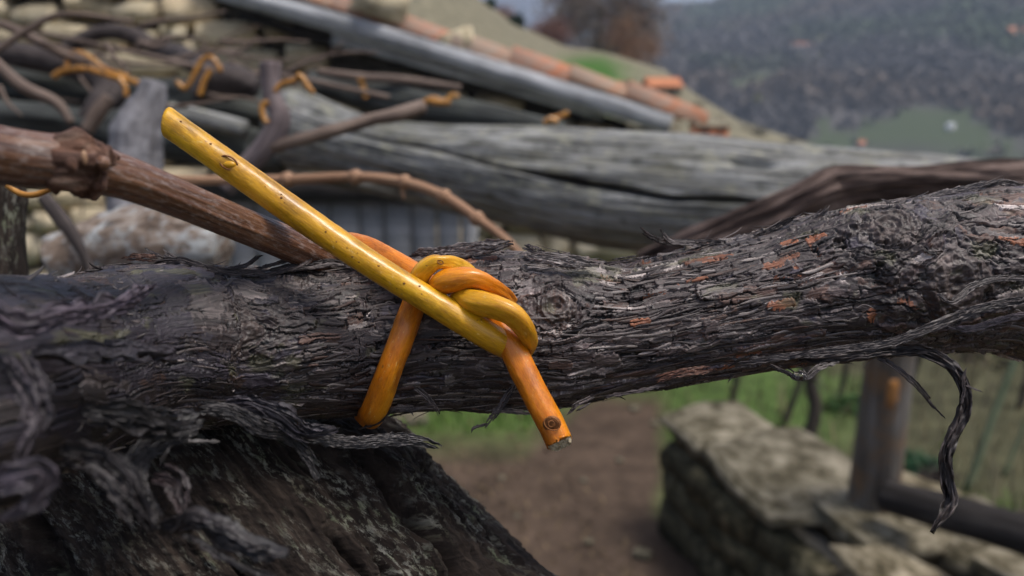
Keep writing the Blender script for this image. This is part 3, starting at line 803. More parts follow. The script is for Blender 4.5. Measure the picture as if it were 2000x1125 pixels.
tag(tube('fence_rail', [EYE + ray(1730, 968) * 1.98, EYE + ray(1850, 1000) * 1.86, EYE + ray(2000, 1045) * 1.75, EYE + ray(2200, 1110) * 1.6], [0.040, 0.043, 0.043, 0.042], RAIL, n=40, nseg=18, rough=0.006, rough_scale=30, seed=9),
    'thick dark round rail running right from the wooden post', 'rail')

def sapling(label, base, pts, r, mat, name='sapling', twigs=6, seed=1):
    o = thing(name, label, 'sapling')
    pts = np.array([base] + pts)
    tube('trunk', pts, np.linspace(r, r * 0.55, len(pts)), mat, o, n=24, nseg=8, rough=r * 0.25, rough_scale=25, seed=seed)
    rg = np.random.default_rng(seed)
    q = smooth_path(pts, 30)
    for k in range(twigs):
        a = q[int(rg.integers(8, 29))]; d = np.array([rg.normal() * .3, rg.normal() * .2, rg.uniform(0.0, .5)]) * rg.uniform(.3, .8)
        tube('branch', [a, a + d * .5 + [0, 0, .03], a + d], [r * .3, r * .22, r * .08], mat, o, n=8, nseg=5)
    return o
def gz(px, py):
    p = hit(px, py, 1.0, 60); return p if p is not None else G(px, py)
b = gz(1572, 872); sapling('dark crooked vine stem standing behind the cap stones of the low wall', b, [b + [0.03, 0, .18], b + [-0.01, 0.02, .4], b + [.04, 0, .7], b + [.03, .02, 1.0]], 0.034, TRUNKM, 'bare_sapling', 5, 3)
b = gz(1528, 836); sapling('thin dark leaning stem left of the crooked vine stem', b, [b + [.06, 0, .22], b + [.12, 0, .5], b + [.22, 0, .9]], 0.016, TRUNKM, 'bare_sapling', 3, 4)
b = gz(1888, 960); sapling('pale green slender stem leaning right on the slope', b, [b + [.06, 0, .3], b + [.13, 0, .62], b + [.2, 0, 1.0]], 0.017, GREENSTEM, 'sapling', 2, 6)
b = gz(1960, 930); sapling('second pale stem at the right edge, thinner and further right', b, [b + [.07, 0, .3], b + [.15, 0, .8]], 0.009, GREENSTEM, 'sapling', 2, 8)
for k, (px, py, lab) in enumerate(((1430, 790, 'short grey stem in the grass just beyond the far end of the low wall'), (1640, 780, 'brown bare stem between crooked vine stem and wooden post'), (1990, 800, 'twiggy brown stem at the right edge above the dark rail'))):
    b = gz(px, py); sapling(lab, b, [b + [.02, 0, .3], b + [-.03, 0, .7], b + [.05, 0, 1.0]], 0.016, TRUNKM, 'bare_sapling', 9, 30 + k)

for (px, py, r, sz, colr, lab) in ((1470, 735, 6.5, .22, (.06, .085, .03), 'leafy green weed clump beyond the end of the low wall'), (1650, 800, 4.2, .16, (.05, .10, .03), 'green weed clump left of the wooden post'), (1810, 905, 3.4, .10, (.05, .12, .06), 'bluish-green small weed right of the wooden post'),
        (1870, 760, 6.0, .42, (.13, .13, .065), 'olive bramble thicket behind the curled bark strip'), (1960, 790, 5.2, .40, (.15, .125, .085), 'brown bramble thicket at the right edge'), (1620, 720, 8.0, .5, (.13, .125, .10), 'grey-brown bramble thicket behind the crooked stem'), (1830, 950, 3.2, .1, (.06, .045, .04), 'small brown dead weed above the dark rail')):
    shrub('weed_clump', lab, px, py, r, sz, colr, 1500, 0.7, leaf=0.09, thin=0.35, cat='plant')
# grass and litter
gr = Bag(); rg = np.random.default_rng(23)
def blades(n, xr, yr, col, h, test, wdt=0.004, bend=0.6):
    x = rg.uniform(*xr, n); y = rg.uniform(*yr, n); ok = test(x, y); x, y = x[ok], y[ok]; n = len(x)
    z = terrain(x, y) - 0.005
    hh = h * rg.uniform(0.5, 1.5, n); a = rg.uniform(0, 6.283, n); bx = np.cos(a) * hh * bend * rg.uniform(0.2, 1, n); by = np.sin(a) * hh * bend * rg.uniform(0.2, 1, n)
    wx, wy = -np.sin(a) * wdt, np.cos(a) * wdt
    b0 = np.stack([x - wx, y - wy, z], 1); b1 = np.stack([x + wx, y + wy, z], 1)
    m0 = np.stack([x + bx * .35 - wx * .8, y + by * .35 - wy * .8, z + hh * .6], 1); m1 = np.stack([x + bx * .35 + wx * .8, y + by * .35 + wy * .8, z + hh * .6], 1)
    tp = np.stack([x + bx, y + by, z + hh * .9], 1); tp2 = tp + 0.0008
    V = np.stack([b0, b1, m1, m0, tp2, tp], 1).reshape(-1, 3)
    k = np.arange(n)[:, None] * 6
    F = np.stack([k + [0, 1, 2, 3], k + [3, 2, 4, 5]], 1).reshape(-1, 4)
    c = np.asarray(col)[None] * rg.uniform(0.6, 1.5, (n, 1))
    gr.add(V, F, col=np.repeat(c, 6, 0))
def sidef(x, y): return (x - wa[0]) * w_nrm[0] + (y - wa[1]) * w_nrm[1]
n1f = lambda x, y: fbm(np.stack([x, y, 0 * x], -1) / 0.8, 4, 21)
blades(16000, (-2.0, 2.2), (3.3, 6.5), (0.085, 0.155, 0.026), 0.06, lambda x, y: (pathmask(x, y) < 0.35) & (sidef(x, y) < 0.5))
blades(9000, (0.5, 4.0), (1.2, 5.5), (0.090, 0.165, 0.030), 0.08, lambda x, y: (sidef(x, y) > 0.33) & (pathmask(x, y) < 0.3) & (n1f(x, y) > 0.0))
blades(3000, (0.5, 5.0), (1.2, 6.0), (0.15, 0.13, 0.07), 0.12, lambda x, y: (sidef(x, y) > 0.45) & (n1f(x, y) < 0.12), 0.0035, 0.9)
blades(1500, (0.6, 5.0), (1.6, 6.0), (0.10, 0.085, 0.06), 0.26, lambda x, y: (sidef(x, y) > 0.9), 0.002, 0.7)
blades(2600, (-1.5, 1.5), (1.6, 3.9), (0.12, 0.085, 0.05), 0.022, lambda x, y: (sidef(x, y) < -0.1), 0.006, 1.6)
tag(link('grass', gr.mesh('grass', False), LEAF), 'green and dry grass beside the path and behind the low wall', 'grass', kind='stuff')
rg = np.random.default_rng(31)
for k, (px, py, s) in enumerate(((1255, 1085, .055), (1330, 1000, .03), (1140, 940, .028), (980, 935, .03), (1210, 900, .03), (1280, 830, .045), (800, 822, .16), (1010, 1010, .025), (1150, 1060, .03), (1240, 800, .05))):
    o = link('path_stone', LM[k % 10], None); p = G(px, py, 0.0); o.location = (p[0], p[1], s * 0.1); o.scale = (s, s * .8, s * .45); o.rotation_euler = (0, 0, rg.uniform(0, 3))
    tag(o, ['small tan stone lying on the lower part of the brown path by the wall foot', 'small flat stone on the path close beside the low wall', 'small stone on the path below the cut end of the rod', 'small stone on the path right of the rotten beam', 'small stone near the grassy edge of the path',
            'pale stone at the grass edge left of the wall end', 'large pale flat slab seen below the vine trunk beside the wicker leg', 'tiny stone on the path nearest the rotten beam', 'small stone in the middle of the path at the bottom', 'pale stone in the grass just under the vine trunk'][k], 'stone', 'loose stones on the path')

# ================================================================== PERGOLA TIMBERS AND VINES BEHIND
def px_r(r, d): return r * d / FPX
def ptube(name, label, cat, pts, mat, n=60, nseg=20, group=None, parent=None, **kw):
    """pts rows: (px, py, depth, radius in photo pixels)."""
    W = np.array([P(p[0], p[1], p[2]) for p in pts]); r = [px_r(p[3], p[2]) for p in pts]
    o = tube(name, W, r, mat, parent, n=n, nseg=nseg, **kw)
    if label: tag(o, label, cat, group)
    return o
# grey log with a long drying crack
lp = np.array([(536, 238, .90, 30), (546, 242, .90, 62), (590, 256, .89, 76), (700, 286, .86, 60), (850, 320, .83, 74), (1000, 344, .81, 94), (1200, 370, .78, 112), (1400, 386, .75, 117), (1500, 394, .74, 114), (1750, 408, .72, 110), (2000, 424, .70, 104), (2300, 440, .66, 100)], float)
W = np.array([P(a, b_, c_) for a, b_, c_, _ in lp]); rr = lp[:, 3] * lp[:, 2] / FPX
q = smooth_path(np.column_stack([W, rr, lp[:, 0]]), 320)
ths = np.concatenate([np.linspace(-1.7, 1.7, 300), np.linspace(1.7, 2 * math.pi - 1.7, 62)[1:-1]])
pxs = q[:, 4]
ccrack = np.interp(pxs, [470, 700, 850, 1000, 1200, 1330, 1450, 1800], [-20, 30, 20, -5, -22, -34, -28, 0]) / 118.0   # offset below axis
def logdisp(S, TH):
    p = np.stack([S * 5, np.cos(TH) * 1.6, np.sin(TH) * 1.6], -1)
    d = 0.006 * fbm(p, 4, 6) + 0.0022 * fbm(np.stack([S * 10, np.cos(TH) * 9, np.sin(TH) * 9], -1), 3, 8)
    tc = np.arcsin(np.clip(ccrack, -0.9, 0.9))[:, None] + 0.05 * fbm(np.stack([S * 14, 0 * S, 0 * S], -1), 3, 2)
    sgn = 1.0
    dth = np.angle(np.exp(1j * (TH - LOGSIGN * tc)))
    wd = np.interp(pxs, [640, 760, 1250, 1440, 1480], [0, .022, .034, .028, 0])[:, None] * (1 + 0.5 * fbm(np.stack([S * 30, 0 * S, 0 * S], -1), 2, 5))
    d = d - 0.030 * np.exp(-(dth / np.maximum(wd, 1e-4)) ** 2) * (wd > 0.001)
    tk = np.arcsin(0.42)
    d = d - 0.014 * np.exp(-((np.angle(np.exp(1j * (TH - LOGSIGN * tk)))) / 0.07) ** 2) * np.exp(-((pxs[:, None] - 1455) / 35) ** 2)
    return d
T_, N_, B_ = frames(q[:, :3])
LOGSIGN = 1.0 if B_[100] @ UPV > 0 else -1.0
V, F, g = tube_arrays(q[:, :3], q[:, 3], None, thetas=ths, disp=logdisp)
tag(link('grey_log', mesh('grey_log', V, F, True, {'grain': ('FLOAT_VECTOR', g)}), LOG), 'thick grey weathered log with a long crack, lying behind the tied vine', 'log')

ptube('shaggy_vine', 'brown shaggy vine arm resting on the grey log at right', 'vine', [(1260, 512, .50, 26), (1360, 474, .48, 31), (1450, 441, .465, 33), (1540, 406, .455, 36), (1595, 382, .45, 40), (1630, 368, .45, 42), (1690, 360, .445, 37), (1800, 357, .44, 35), (2000, 352, .43, 36), (2200, 350, .43, 38)], REDVINE, n=260, nseg=110, rough=0.0045, rough_scale=260, stretch=0.10, seed=12)
tc = thing('thin_cane', 'thin orange-brown cane arching over the grey boards', 'cane')
ptube('stem', None, None, [(250, 350, .46, 8), (420, 352, .45, 9), (560, 351, .44, 10), (695, 346, .43, 10), (790, 356, .42, 11), (868, 384, .41, 11), (930, 425, .40, 10), (990, 470, .39, 9), (1030, 515, .39, 8)], THIN, parent=tc, n=90, nseg=10)
for (a, b_, d) in ((562, 351, .44), (695, 346, .43), (790, 356, .42), (868, 384, .41), (932, 427, .40)):
    ptube('node', None, None, [(a - 14, b_ - 4, d, 9), (a, b_, d, 16), (a + 12, b_ + 5, d, 9)], THIN, parent=tc, n=8, nseg=8)
ptube('spur', None, None, [(788, 358, .42, 6), (786, 372, .42, 5), (790, 390, .42, 3)], THIN, parent=tc, n=8, nseg=6)

vb = thing('vine_branch', 'mauve-grey crooked vine branch rising above the yellow rod', 'vine')
ptube('limb', None, None, [(440, 370, .58, 17), (480, 325, .58, 20), (520, 285, .58, 22), (546, 235, .58, 21), (532, 185, .58, 17), (528, 125, .58, 22)], MAUVE, parent=vb, n=50, nseg=14, rough=0.0012, rough_scale=300)
ptube('shoot', None, None, [(520, 292, .58, 15), (560, 280, .58, 13), (640, 258, .59, 13), (720, 236, .6, 13), (780, 222, .6, 14), (826, 208, .61, 15)], OLDCANE, parent=vb, n=50, nseg=10, rough=0.0012, rough_scale=250)

ptube('dark_pole', 'dark weathered pergola pole crossing behind at upper left under the orange ties', 'pole', [(-120, 150, 1.0, 38), (60, 168, 1.0, 38), (260, 190, .98, 40), (440, 206, .96, 42), (530, 214, .96, 36)], POLE, n=90, nseg=40, rough=0.010, rough_scale=60)
ptube('dark_pole', 'second dark pole lower left, just above the brown cane', 'pole', [(-120, 235, .92, 40), (80, 240, .92, 40), (260, 262, .9, 40), (470, 290, .9, 44), (560, 310, .9, 30)], POLE, n=90, nseg=40, rough=0.010, rough_scale=60, seed=5)
ptube('dark_pole', 'dark pole end under the stone wall between two orange ties', 'pole', [(600, 158, 1.25, 20), (690, 178, 1.25, 30), (800, 205, 1.22, 34), (960, 235, 1.2, 30), (1100, 262, 1.2, 24)], POLE, n=40, nseg=18, rough=0.006, rough_scale=50, seed=8)
ptube('plank', 'short greenish-grey plank lying below the dark poles behind the yellow rod', 'plank', [(330, 215, .86, 16), (400, 232, .86, 18), (480, 252, .86, 18)], LOG, n=20, nseg=10)
ptube('plank', 'narrow grey-green batten under the grey log above the boards', 'plank', [(470, 300, 1.0, 22), (600, 338, .98, 16), (760, 370, .96, 15), (930, 412, .94, 16), (1010, 432, .93, 13)], LOG, n=30, nseg=12, seed=3)
ptube('vine_trunk_upright', 'upright grey fuzzy vine trunk behind the brown cane at left', 'vine', [(270, 470, .66, 60), (265, 400, .66, 54), (262, 320, .66, 50), (272, 250, .66, 46), (292, 200, .66, 30), (300, 160, .66, 24)], FUZZ, n=50, nseg=24, rough=0.004, rough_scale=160, stretch=.5)
ptube('dark_vine', 'dark knotted vine arm hugging the pergola pole at far left', 'vine', [(-60, 95, .95, 18), (60, 112, .94, 24), (150, 130, .93, 26), (215, 170, .92, 30), (190, 215, .9, 24), (150, 260, .9, 20)], DARKVINE, n=50, nseg=14, rough=0.004, rough_scale=120)
ptube('dark_vine', 'dark vine arm snaking over the house stones between the ties', 'vine', [(120, 96, 1.3, 12), (200, 62, 1.3, 14), (260, 70, 1.3, 17), (310, 95, 1.28, 16), (350, 108, 1.25, 20), (420, 150, 1.1, 24), (480, 190, 1.05, 26)], DARKVINE, n=50, nseg=14, rough=0.004, rough_scale=120, seed=3)
ptube('vine_knot', 'lumpy dark vine knot beside the middle orange tie', 'vine', [(380, 190, .9, 14), (420, 165, .9, 34), (460, 160, .9, 32), (500, 175, .9, 20)], DARKVINE, n=30, nseg=16, rough=0.006, rough_scale=120, seed=5)
for pts, lab in (([(-20, 108, .7, 6), (60, 55, .7, 7), (130, 28, .7, 6), (260, 42, .7, 4)], 'thin cane curving up from the left edge over the pale stones'),
                 ([(-20, 40, .8, 8), (40, 62, .8, 9), (130, 108, .8, 9), (170, 120, .8, 7)], 'brown cane running down from the left edge to the first orange tie'),
                 ([(70, 62, 1.0, 4), (250, 100, 1.0, 5), (420, 138, 1.0, 7), (560, 150, 1.0, 6), (760, 190, 1.0, 5)], 'long thin straight cane crossing in front of the stone wall'),
                 ([(-30, 100, .6, 10), (40, 165, .6, 12), (110, 200, .6, 11), (140, 240, .6, 8)], 'brown cane slanting down at the left edge beneath the first tie'),
                 ([(170, 255, .8, 14), (195, 215, .8, 16), (215, 190, .8, 13)], 'short brown spur standing behind the brown cane node'),
                 ([(620, 140, 1.2, 8), (700, 150, 1.2, 9), (800, 158, 1.2, 9), (900, 172, 1.2, 7)], 'pale tan cane lying along the foot of the house stones')):
    ptube('old_cane', lab, 'cane', pts, OLDCANE, n=40, nseg=8, rough=0.0005, rough_scale=200)
# pale lichened stump log and plaster-like slab at left
ptube('lichened_log', 'pale lichen-covered log end behind the vine trunk at left', 'log', [(120, 520, .46, 60), (200, 492, .46, 72), (300, 480, .45, 78), (400, 478, .44, 70), (438, 480, .44, 52), (452, 482, .44, 16)], PALE, n=70, nseg=32, rough=0.004, rough_scale=170, stretch=.4)
ptube('dark_post', 'black weathered post end at the left edge under the brown cane', 'post', [(-20, 330, .24, 20), (-12, 355, .24, 52), (-8, 430, .24, 50), (-6, 520, .24, 50), (-10, 640, .24, 50)], ROTTEN, n=60, nseg=28, rough=0.0022, rough_scale=300, stretch=.3)
ptube('vine_twig', 'dark thin vine stem slanting in the gap above the trunk at left', 'vine', [(85, 385, .4, 14), (130, 440, .4, 14), (165, 500, .4, 9), (190, 560, .4, 8)], DARKVINE, n=30, nseg=10, rough=0.001, rough_scale=300)
tw = Bag(); rg = np.random.default_rng(404)
for k in range(46):
    px, py, d = rg.uniform(-20, 560), rg.uniform(60, 260), rg.uniform(.65, 1.5)
    a = rg.normal(0.25, 0.5); L = rg.uniform(60, 240)
    pts_ = [(px + L * t * math.cos(a), py + L * t * math.sin(a) + 16 * math.sin(3 * t + k), d) for t in (0, .33, .66, 1)]
    W_ = smooth_path(path(*pts_), 14)
    V_, F_, g_ = tube_arrays(W_, px_r(rg.uniform(2, 6), d) * np.linspace(1, .4, 14), None, 6)
    tw.add(V_, F_, grain=g_)
tag(link('dry_twigs', tw.mesh('dry_twigs'), OLDCANE), 'tangle of thin dry vine twigs in front of the house stones', 'twigs', kind='stuff')
# old osier ties
def tie(label, loops, d, r):
    o = thing('osier_tie', label, 'tie', 'old orange ties on the pergola')
    for k, pts in enumerate(loops):
        ptube('loop' if k == 0 else 'tail', None, None, [(a, b_, d - 0.002 * k, r * (0.75 + 0.1 * (k % 3))) for a, b_ in pts], TIE, parent=o, n=30, nseg=8)
    return o
tie('long old orange tie with a yellow tail at far left', [[(130, 140), (134, 112), (150, 102), (180, 115), (205, 135), (250, 150)], [(172, 134), (220, 150), (265, 160), (286, 178)], [(104, 150), (125, 138), (165, 134)], [(232, 152), (245, 170), (246, 188)]], .80, 7)
tie('arched orange tie on the pole, second from the left', [[(345, 160), (362, 172), (380, 145), (394, 118), (412, 112), (426, 128), (430, 140)], [(412, 135), (398, 160), (390, 186)]], .86, 7)
tie('yellow-orange tie across the mauve branch, above the yellow rod', [[(536, 180), (548, 165), (572, 158), (588, 152), (612, 182)], [(580, 146), (590, 152), (605, 176)]], .56, 7)
tie('single orange wrap showing left of the mauve branch', [[(524, 198), (512, 208), (514, 228), (522, 240)]], .56, 8)
tie('short upright orange tie on the dark pole end', [[(706, 160), (710, 172), (714, 192)], [(700, 158), (712, 156)]], 1.2, 7)
tie('crumpled orange tie where the brown shoot meets the log', [[(822, 204), (845, 192), (868, 198), (884, 186), (896, 190)], [(840, 198), (862, 200), (880, 200)]], .9, 7)
tie('orange tie lying on top of the grey log under the verge board', [[(1062, 240), (1080, 232), (1098, 226), (1110, 220)], [(1070, 232), (1090, 238)]], .88, 8)
tie('yellow tie end under the brown cane at the left edge', [[(14, 362), (40, 378), (70, 380), (108, 364)]], .20, 8)

# ================================================================== THE OLD VINE TRUNK
TXS = np.array([-900, -200, -60, 0, 100, 200, 300, 400, 500, 600, 700, 800, 900, 1000, 1100, 1200, 1250, 1300, 1400, 1500, 1600, 1700, 1800, 1900, 1960, 2020, 2200], float)
TOP = np.array([640, 560, 552, 546, 548, 540, 520, 522, 530, 532, 522, 508, 496, 494, 502, 520, 518, 506, 482, 456, 424, 408, 390, 368, 362, 372, 390], float)
BOT = np.array([1240, 1040, 990, 950, 905, 865, 842, 828, 818, 812, 806, 800, 796, 794, 788, 768, 760, 750, 732, 716, 706, 692, 686, 684, 686, 700, 740], float)
DEP = np.interp(TXS, [-900, -200, 0, 200, 400, 700, 1000, 2200], [0.088, 0.105, 0.122, 0.142, 0.160, 0.172, 0.1755, 0.1775])
mid, half = (TOP + BOT) / 2, (BOT - TOP) / 2
ctl = np.column_stack([np.array([P(a, b_, c_) for a, b_, c_ in zip(TXS, mid, DEP)]), half * DEP / FPX, TXS])
NU = 1700
q = smooth_path(ctl, NU)
CT, RT, PXT = q[:, :3], q[:, 3].copy(), q[:, 4]
k9 = np.ones(25) / 25
CT = np.stack([np.convolve(np.pad(CT[:, k], 12, mode='edge'), k9, 'valid') for k in range(3)], 1)
RT = np.convolve(np.pad(RT, 12, mode='edge'), k9, 'valid')
ST = np.concatenate([[0], np.cumsum(np.linalg.norm(np.diff(CT, axis=0), axis=1))]) * 1000     # mm
TT, NT, BT = frames(CT)
for k in range(NU):                            # keep theta = 0 facing the eye all along
    n_ = EYE - CT[k]; n_ = n_ - TT[k] * (n_ @ TT[k]); NT[k] = n_ / np.linalg.norm(n_)
BT = np.cross(TT, NT)
SGN = 1.0 if BT[NU // 2] @ UPV > 0 else -1.0
BT = BT * SGN
R0 = 17.5                                      # reference radius in mm
VP = 2 * math.pi * R0
def trunk_uv(px, py):
    k = int(np.argmin(np.abs(PXT - px))); md = np.interp(px, TXS, mid); hf = np.interp(px, TXS, half)
    return ST[k], R0 * math.asin(max(-0.99, min(0.99, (md - py) / hf)))
# --- bark strips drawn into a height map over (u, v) in mm
PXMM = 0.10
UL = ST[-1]
HUw, HVw = int(UL / PXMM), int(VP / PXMM)
hm = np.full((HUw, HVw), -0.60); edg = np.zeros((HUw, HVw), np.float32); cid = np.zeros((HUw, HVw), np.int32)
rg = np.random.default_rng(101)
NSTRIP = 7600
pal = np.array([(0.006, 0.0045, 0.004), (0.044, 0.035, 0.034), (0.027, 0.020, 0.020), (0.088, 0.077, 0.075), (0.220, 0.202, 0.192), (0.060, 0.035, 0.027), (0.175, 0.064, 0.028), (0.036, 0.031, 0.042)])
scol = np.zeros((NSTRIP + 1, 3)); scol[0] = pal[0]
jag = rg.normal(size=4096); jag = np.convolve(jag, np.ones(5) / 5, 'same'); jag2 = np.convolve(rg.normal(size=4096), np.ones(41) / 41, 'same') * 4
pxu = lambda u: np.interp(u, ST, PXT)
RED = [(1385, 515, 11, 2.6), (1572, 495, 4, 3.2), (1500, 530, 9, 1.6), (1230, 645, 5, 1.8), (1530, 492, 4, 1.4), (1480, 605, 6, 1.6), (1690, 580, 5, 2.2), (1340, 718, 12, 2.2), (1660, 440, 6, 2.4), (1890, 495, 8, 1.6), (1350, 560, 5, 1.2), (930, 525, 8, 2.0)]
for s in range(1, NSTRIP + 1):
    uc, vc = rg.uniform(0, UL), rg.uniform(0, VP)
    px = pxu(uc); left = np.clip((560 - px) / 300, 0, 1)
    vv = (vc + VP / 2) % VP - VP / 2
    low = np.clip((-vv - 8) / 12, 0, 1)
    L = math.exp(rg.normal(math.log(8.5), 0.5)) * (1 + 1.6 * left + 0.9 * low)
    w = math.exp(rg.normal(math.log(1.65), 0.42)) * (1 + 2.0 * left - 0.40 * low)
    h0 = rg.uniform(-0.45, 0.42) * (1 - 0.25 * left) + rg.exponential(0.08)
    tilt = rg.normal(0, 0.34); cup = rg.uniform(-0.05, 0.22)
    c = rg.choice(8, p=[0.0, 0.36, 0.24, 0.20, 0.045, 0.10, 0.015, 0.04])
    if c == 6 and px < 1150: c = 5
    if left > 0.3 and c != 6 and rg.uniform() < 0.55: c = 7
    if s > NSTRIP - len(RED):                   # fresh red-brown inner bark where a plate has come away
        px_, py_, L, w = RED[s - NSTRIP - 1 + len(RED)]; uc, vc = trunk_uv(px_, py_); vc = vc % VP; c = 6; h0 = 0.62; tilt = 0.05; cup = 0.0
    scol[s] = pal[c] * rg.uniform(0.75, 1.3)
    if c == 6 and h0 != 0.62: h0 = rg.uniform(-0.2, 0.2); w *= 1.4; L *= 0.8
    u0, u1 = int((uc - L / 2) / PXMM), int((uc + L / 2) / PXMM) + 1
    a0, a1 = max(u0, 0), min(u1, HUw)
    if a1 - a0 < 3: continue
    du = (np.arange(a0, a1) * PXMM - uc) / (L / 2)
    off = 0.35 * jag2[(np.arange(a0, a1) + s * 37) % 4096] * (0.6 + low)
    hw = 0.5 * w * np.clip(1 - np.abs(du) ** 7, 0, 1) ** 0.6 * (1 + 0.30 * jag[(np.arange(a0, a1) * 1 + s * 91) % 4096])
    half_n = int((w * 0.75 + 0.9 + np.abs(off).max()) / PXMM)
    b0 = int(vc / PXMM)
    vi = np.arange(b0 - half_n, b0 + half_n + 1)
    dv = vi[None, :] * PXMM - vc - off[:, None]
    # ragged ends: the strip stops at a different place for each fibre
    end = 1 - 0.16 * np.abs(jag[(vi + s * 53) % 4096]) - 0.10 * (s % 3 - 1) * (vi * PXMM - vc) / w
    ins = (np.abs(dv) < hw[:, None]) & (np.abs(du)[:, None] < end[None, :])
    rel = np.abs(dv) / np.maximum(hw[:, None], 0.05)
    prof = h0 + tilt * du[:, None] - 0.10 * rel ** 2 + cup * rel ** 3 + 0.14 * np.abs(du[:, None]) ** 3
    vi = vi % HVw
    sub = hm[a0:a1][:, vi]; sc_ = cid[a0:a1][:, vi]; se_ = edg[a0:a1][:, vi]
    win = ins & (prof > sub)
    sub[win] = prof[win]; sc_[win] = s; se_[win] = rel[win]
    hm[a0:a1, vi] = sub; cid[a0:a1, vi] = sc_; edg[a0:a1, vi] = se_
# fibres along the grain
fn = rg.normal(size=(HUw, HVw))
def boxu(a, n):
    c = np.cumsum(np.vstack([np.zeros((1, a.shape[1])), np.pad(a, ((n // 2, n - n // 2 - 1), (0, 0)), mode='wrap')]), axis=0)
    return (c[n:] - c[:-n]) / math.sqrt(n)
fibre = boxu(fn, 61)
fibre = 0.5 * fibre + 0.25 * (np.roll(fibre, 1, 1) + np.roll(fibre, -1, 1))
hm = hm + 0.050 * fibre
for s in range(4200):                            # drying cracks: most along the grain, some across
    uc, vc = rg.uniform(1, UL - 1), rg.uniform(0, VP); along = rg.uniform() < 0.62
    if pxu(uc) < 480 and rg.uniform() < 0.6: continue
    L = rg.uniform(2.0, 11.0) if along else rg.uniform(0.8, 2.6)
    npt = int(L / PXMM * 1.2); tt = np.linspace(-0.5, 0.5, npt) * L
    wv = 0.30 * jag2[(np.arange(npt) + s * 29) % 4096] + 0.10 * jag[(np.arange(npt) * 2 + s * 17) % 4096]
    uu, vv_ = (uc + tt, vc + wv) if along else (uc + wv * 1.2 + tt * rg.uniform(-.3, .3), vc + tt)
    for off_ in ((0, 1) if rg.uniform() < .6 else (0, 1, 2)):
        ui = np.clip((uu / PXMM).astype(int) + (0 if along else off_), 0, HUw - 1); vj = ((vv_ / PXMM).astype(int) + (off_ if along else 0)) % HVw
        dd_ = 0.45 * (1 - (2 * tt / L) ** 2)
        hm[ui, vj] -= dd_; cid[ui[dd_ > .2], vj[dd_ > .2]] = 0
def samp(H, u, v):
    x = np.clip(u / PXMM, 0, HUw - 1.01); y = (v % VP) / VP * HVw
    xi = x.astype(int); yi = np.floor(y).astype(int); fx, fy = x - xi, y - yi
    y0, y1 = yi % HVw, (yi + 1) % HVw
    return (H[xi, y0] * (1 - fx) + H[np.minimum(xi + 1, HUw - 1), y0] * fx) * (1 - fy) + (H[xi, y1] * (1 - fx) + H[np.minimum(xi + 1, HUw - 1), y1] * fx) * fy
front = np.linspace(-1.85, 1.85, 440)
back = np.linspace(1.85, 2 * math.pi - 1.85, 92)[1:-1]
THT = np.concatenate([front, back]); NV = len(THT)
TH2 = np.broadcast_to(np.angle(np.exp(1j * THT))[None], (NU, NV)); U2 = np.broadcast_to(ST[:, None], (NU, NV))
V2 = TH2 * R0
# knots: grain streams round them
KN = []
for (px, py, a, bulge, pit) in ((1080, 604, 3.6, 1.4, 1.6), (1690, 468, 4.6, 2.6, 1.2), (1775, 560, 6.0, 3.2, 1.8), (440, 652, 5.2, 1.2, 2.4), (1945, 470, 2.5, 1.5, .2), (560, 560, 2.2, 1.0, .0)):
    u, v = trunk_uv(px, py); KN.append((u, v, a, bulge, pit))
Uw, Vw = U2.copy(), V2.copy()
pn = np.stack([U2 * 0.045, np.cos(TH2) * 1.5, np.sin(TH2) * 1.5], -1)
Vw = Vw + 2.6 * fbm(pn, 3, 71) + 0.5 * fbm(pn * 6, 2, 72)
hx = np.zeros((NU, NV)); knotmask = np.zeros((NU, NV)); ringcol = np.zeros((NU, NV))
for (u, v, a, bulge, pit) in KN:
    du, dv = U2 - u, V2 - v
    r = np.hypot(du, dv) + 1e-6
    wob = 1 + 0.30 * fbm(np.stack([du / 3, dv / 3, 0 * du], -1), 3, int(u)) + 0.12 * fbm(np.stack([du * .9, dv * .9, 0 * du], -1), 3, int(u) + 5)
    rw = r * wob
    k = np.clip(1 - (a / np.maximum(rw, a)) ** 2, 0.0, 1)
    Vw = Vw - dv * (1 - k) * np.exp(-(rw / (5.0 * a)) ** 2)
    hx = hx + bulge * np.exp(-(rw / (1.9 * a)) ** 2)
    inside = np.clip((1.15 * a - rw) / (0.25 * a), 0, 1)
    rings = 0.15 * np.cos(rw * 2 * math.pi / (0.33 * a) + 3 * wob)
    hx = hx + inside * (rings - pit * np.exp(-(rw / (0.42 * a)) ** 2)) - 0.7 * np.exp(-((rw - 1.15 * a) / (0.22 * a)) ** 2)
    gn = np.exp(-(rw / (2.2 * a)) ** 4)
    hx = hx + gn * 0.6 * fbm(np.stack([U2 * 0.6, np.cos(TH2) * R0 * 0.9, np.sin(TH2) * R0 * 0.9], -1), 4, 90)
    knotmask = np.maximum(knotmask, inside)
lump = 0.9 * fbm(np.stack([U2 * 0.055, np.cos(TH2) * 1.6, np.sin(TH2) * 1.6], -1), 3, 61)
hgt = samp(hm, Uw, Vw) * (1 - 0.35 * knotmask) + hx + lump
ids = cid[np.clip((Uw / PXMM).astype(int), 0, HUw - 1), ((Vw % VP) / VP * HVw).astype(int) % HVw]
colv = scol[ids] * (1 + 0.16 * np.clip(samp(fibre, Uw, Vw), -3, 3))[..., None]
eg = np.clip((samp(edg, Uw, Vw) - 0.62) / 0.3, 0, 1) * np.clip(0.35 + 0.9 * fbm(np.stack([U2 * .25, np.cos(TH2) * 6, np.sin(TH2) * 6], -1), 3, 49), 0, 1)
colv = colv * (1 + 1.5 * eg[..., None]) + 0.035 * eg[..., None] * (0.3 + 0.7 * np.clip((PXT - 350) / 500, 0, 1))[:, None, None]      # worn grey rims of the plates
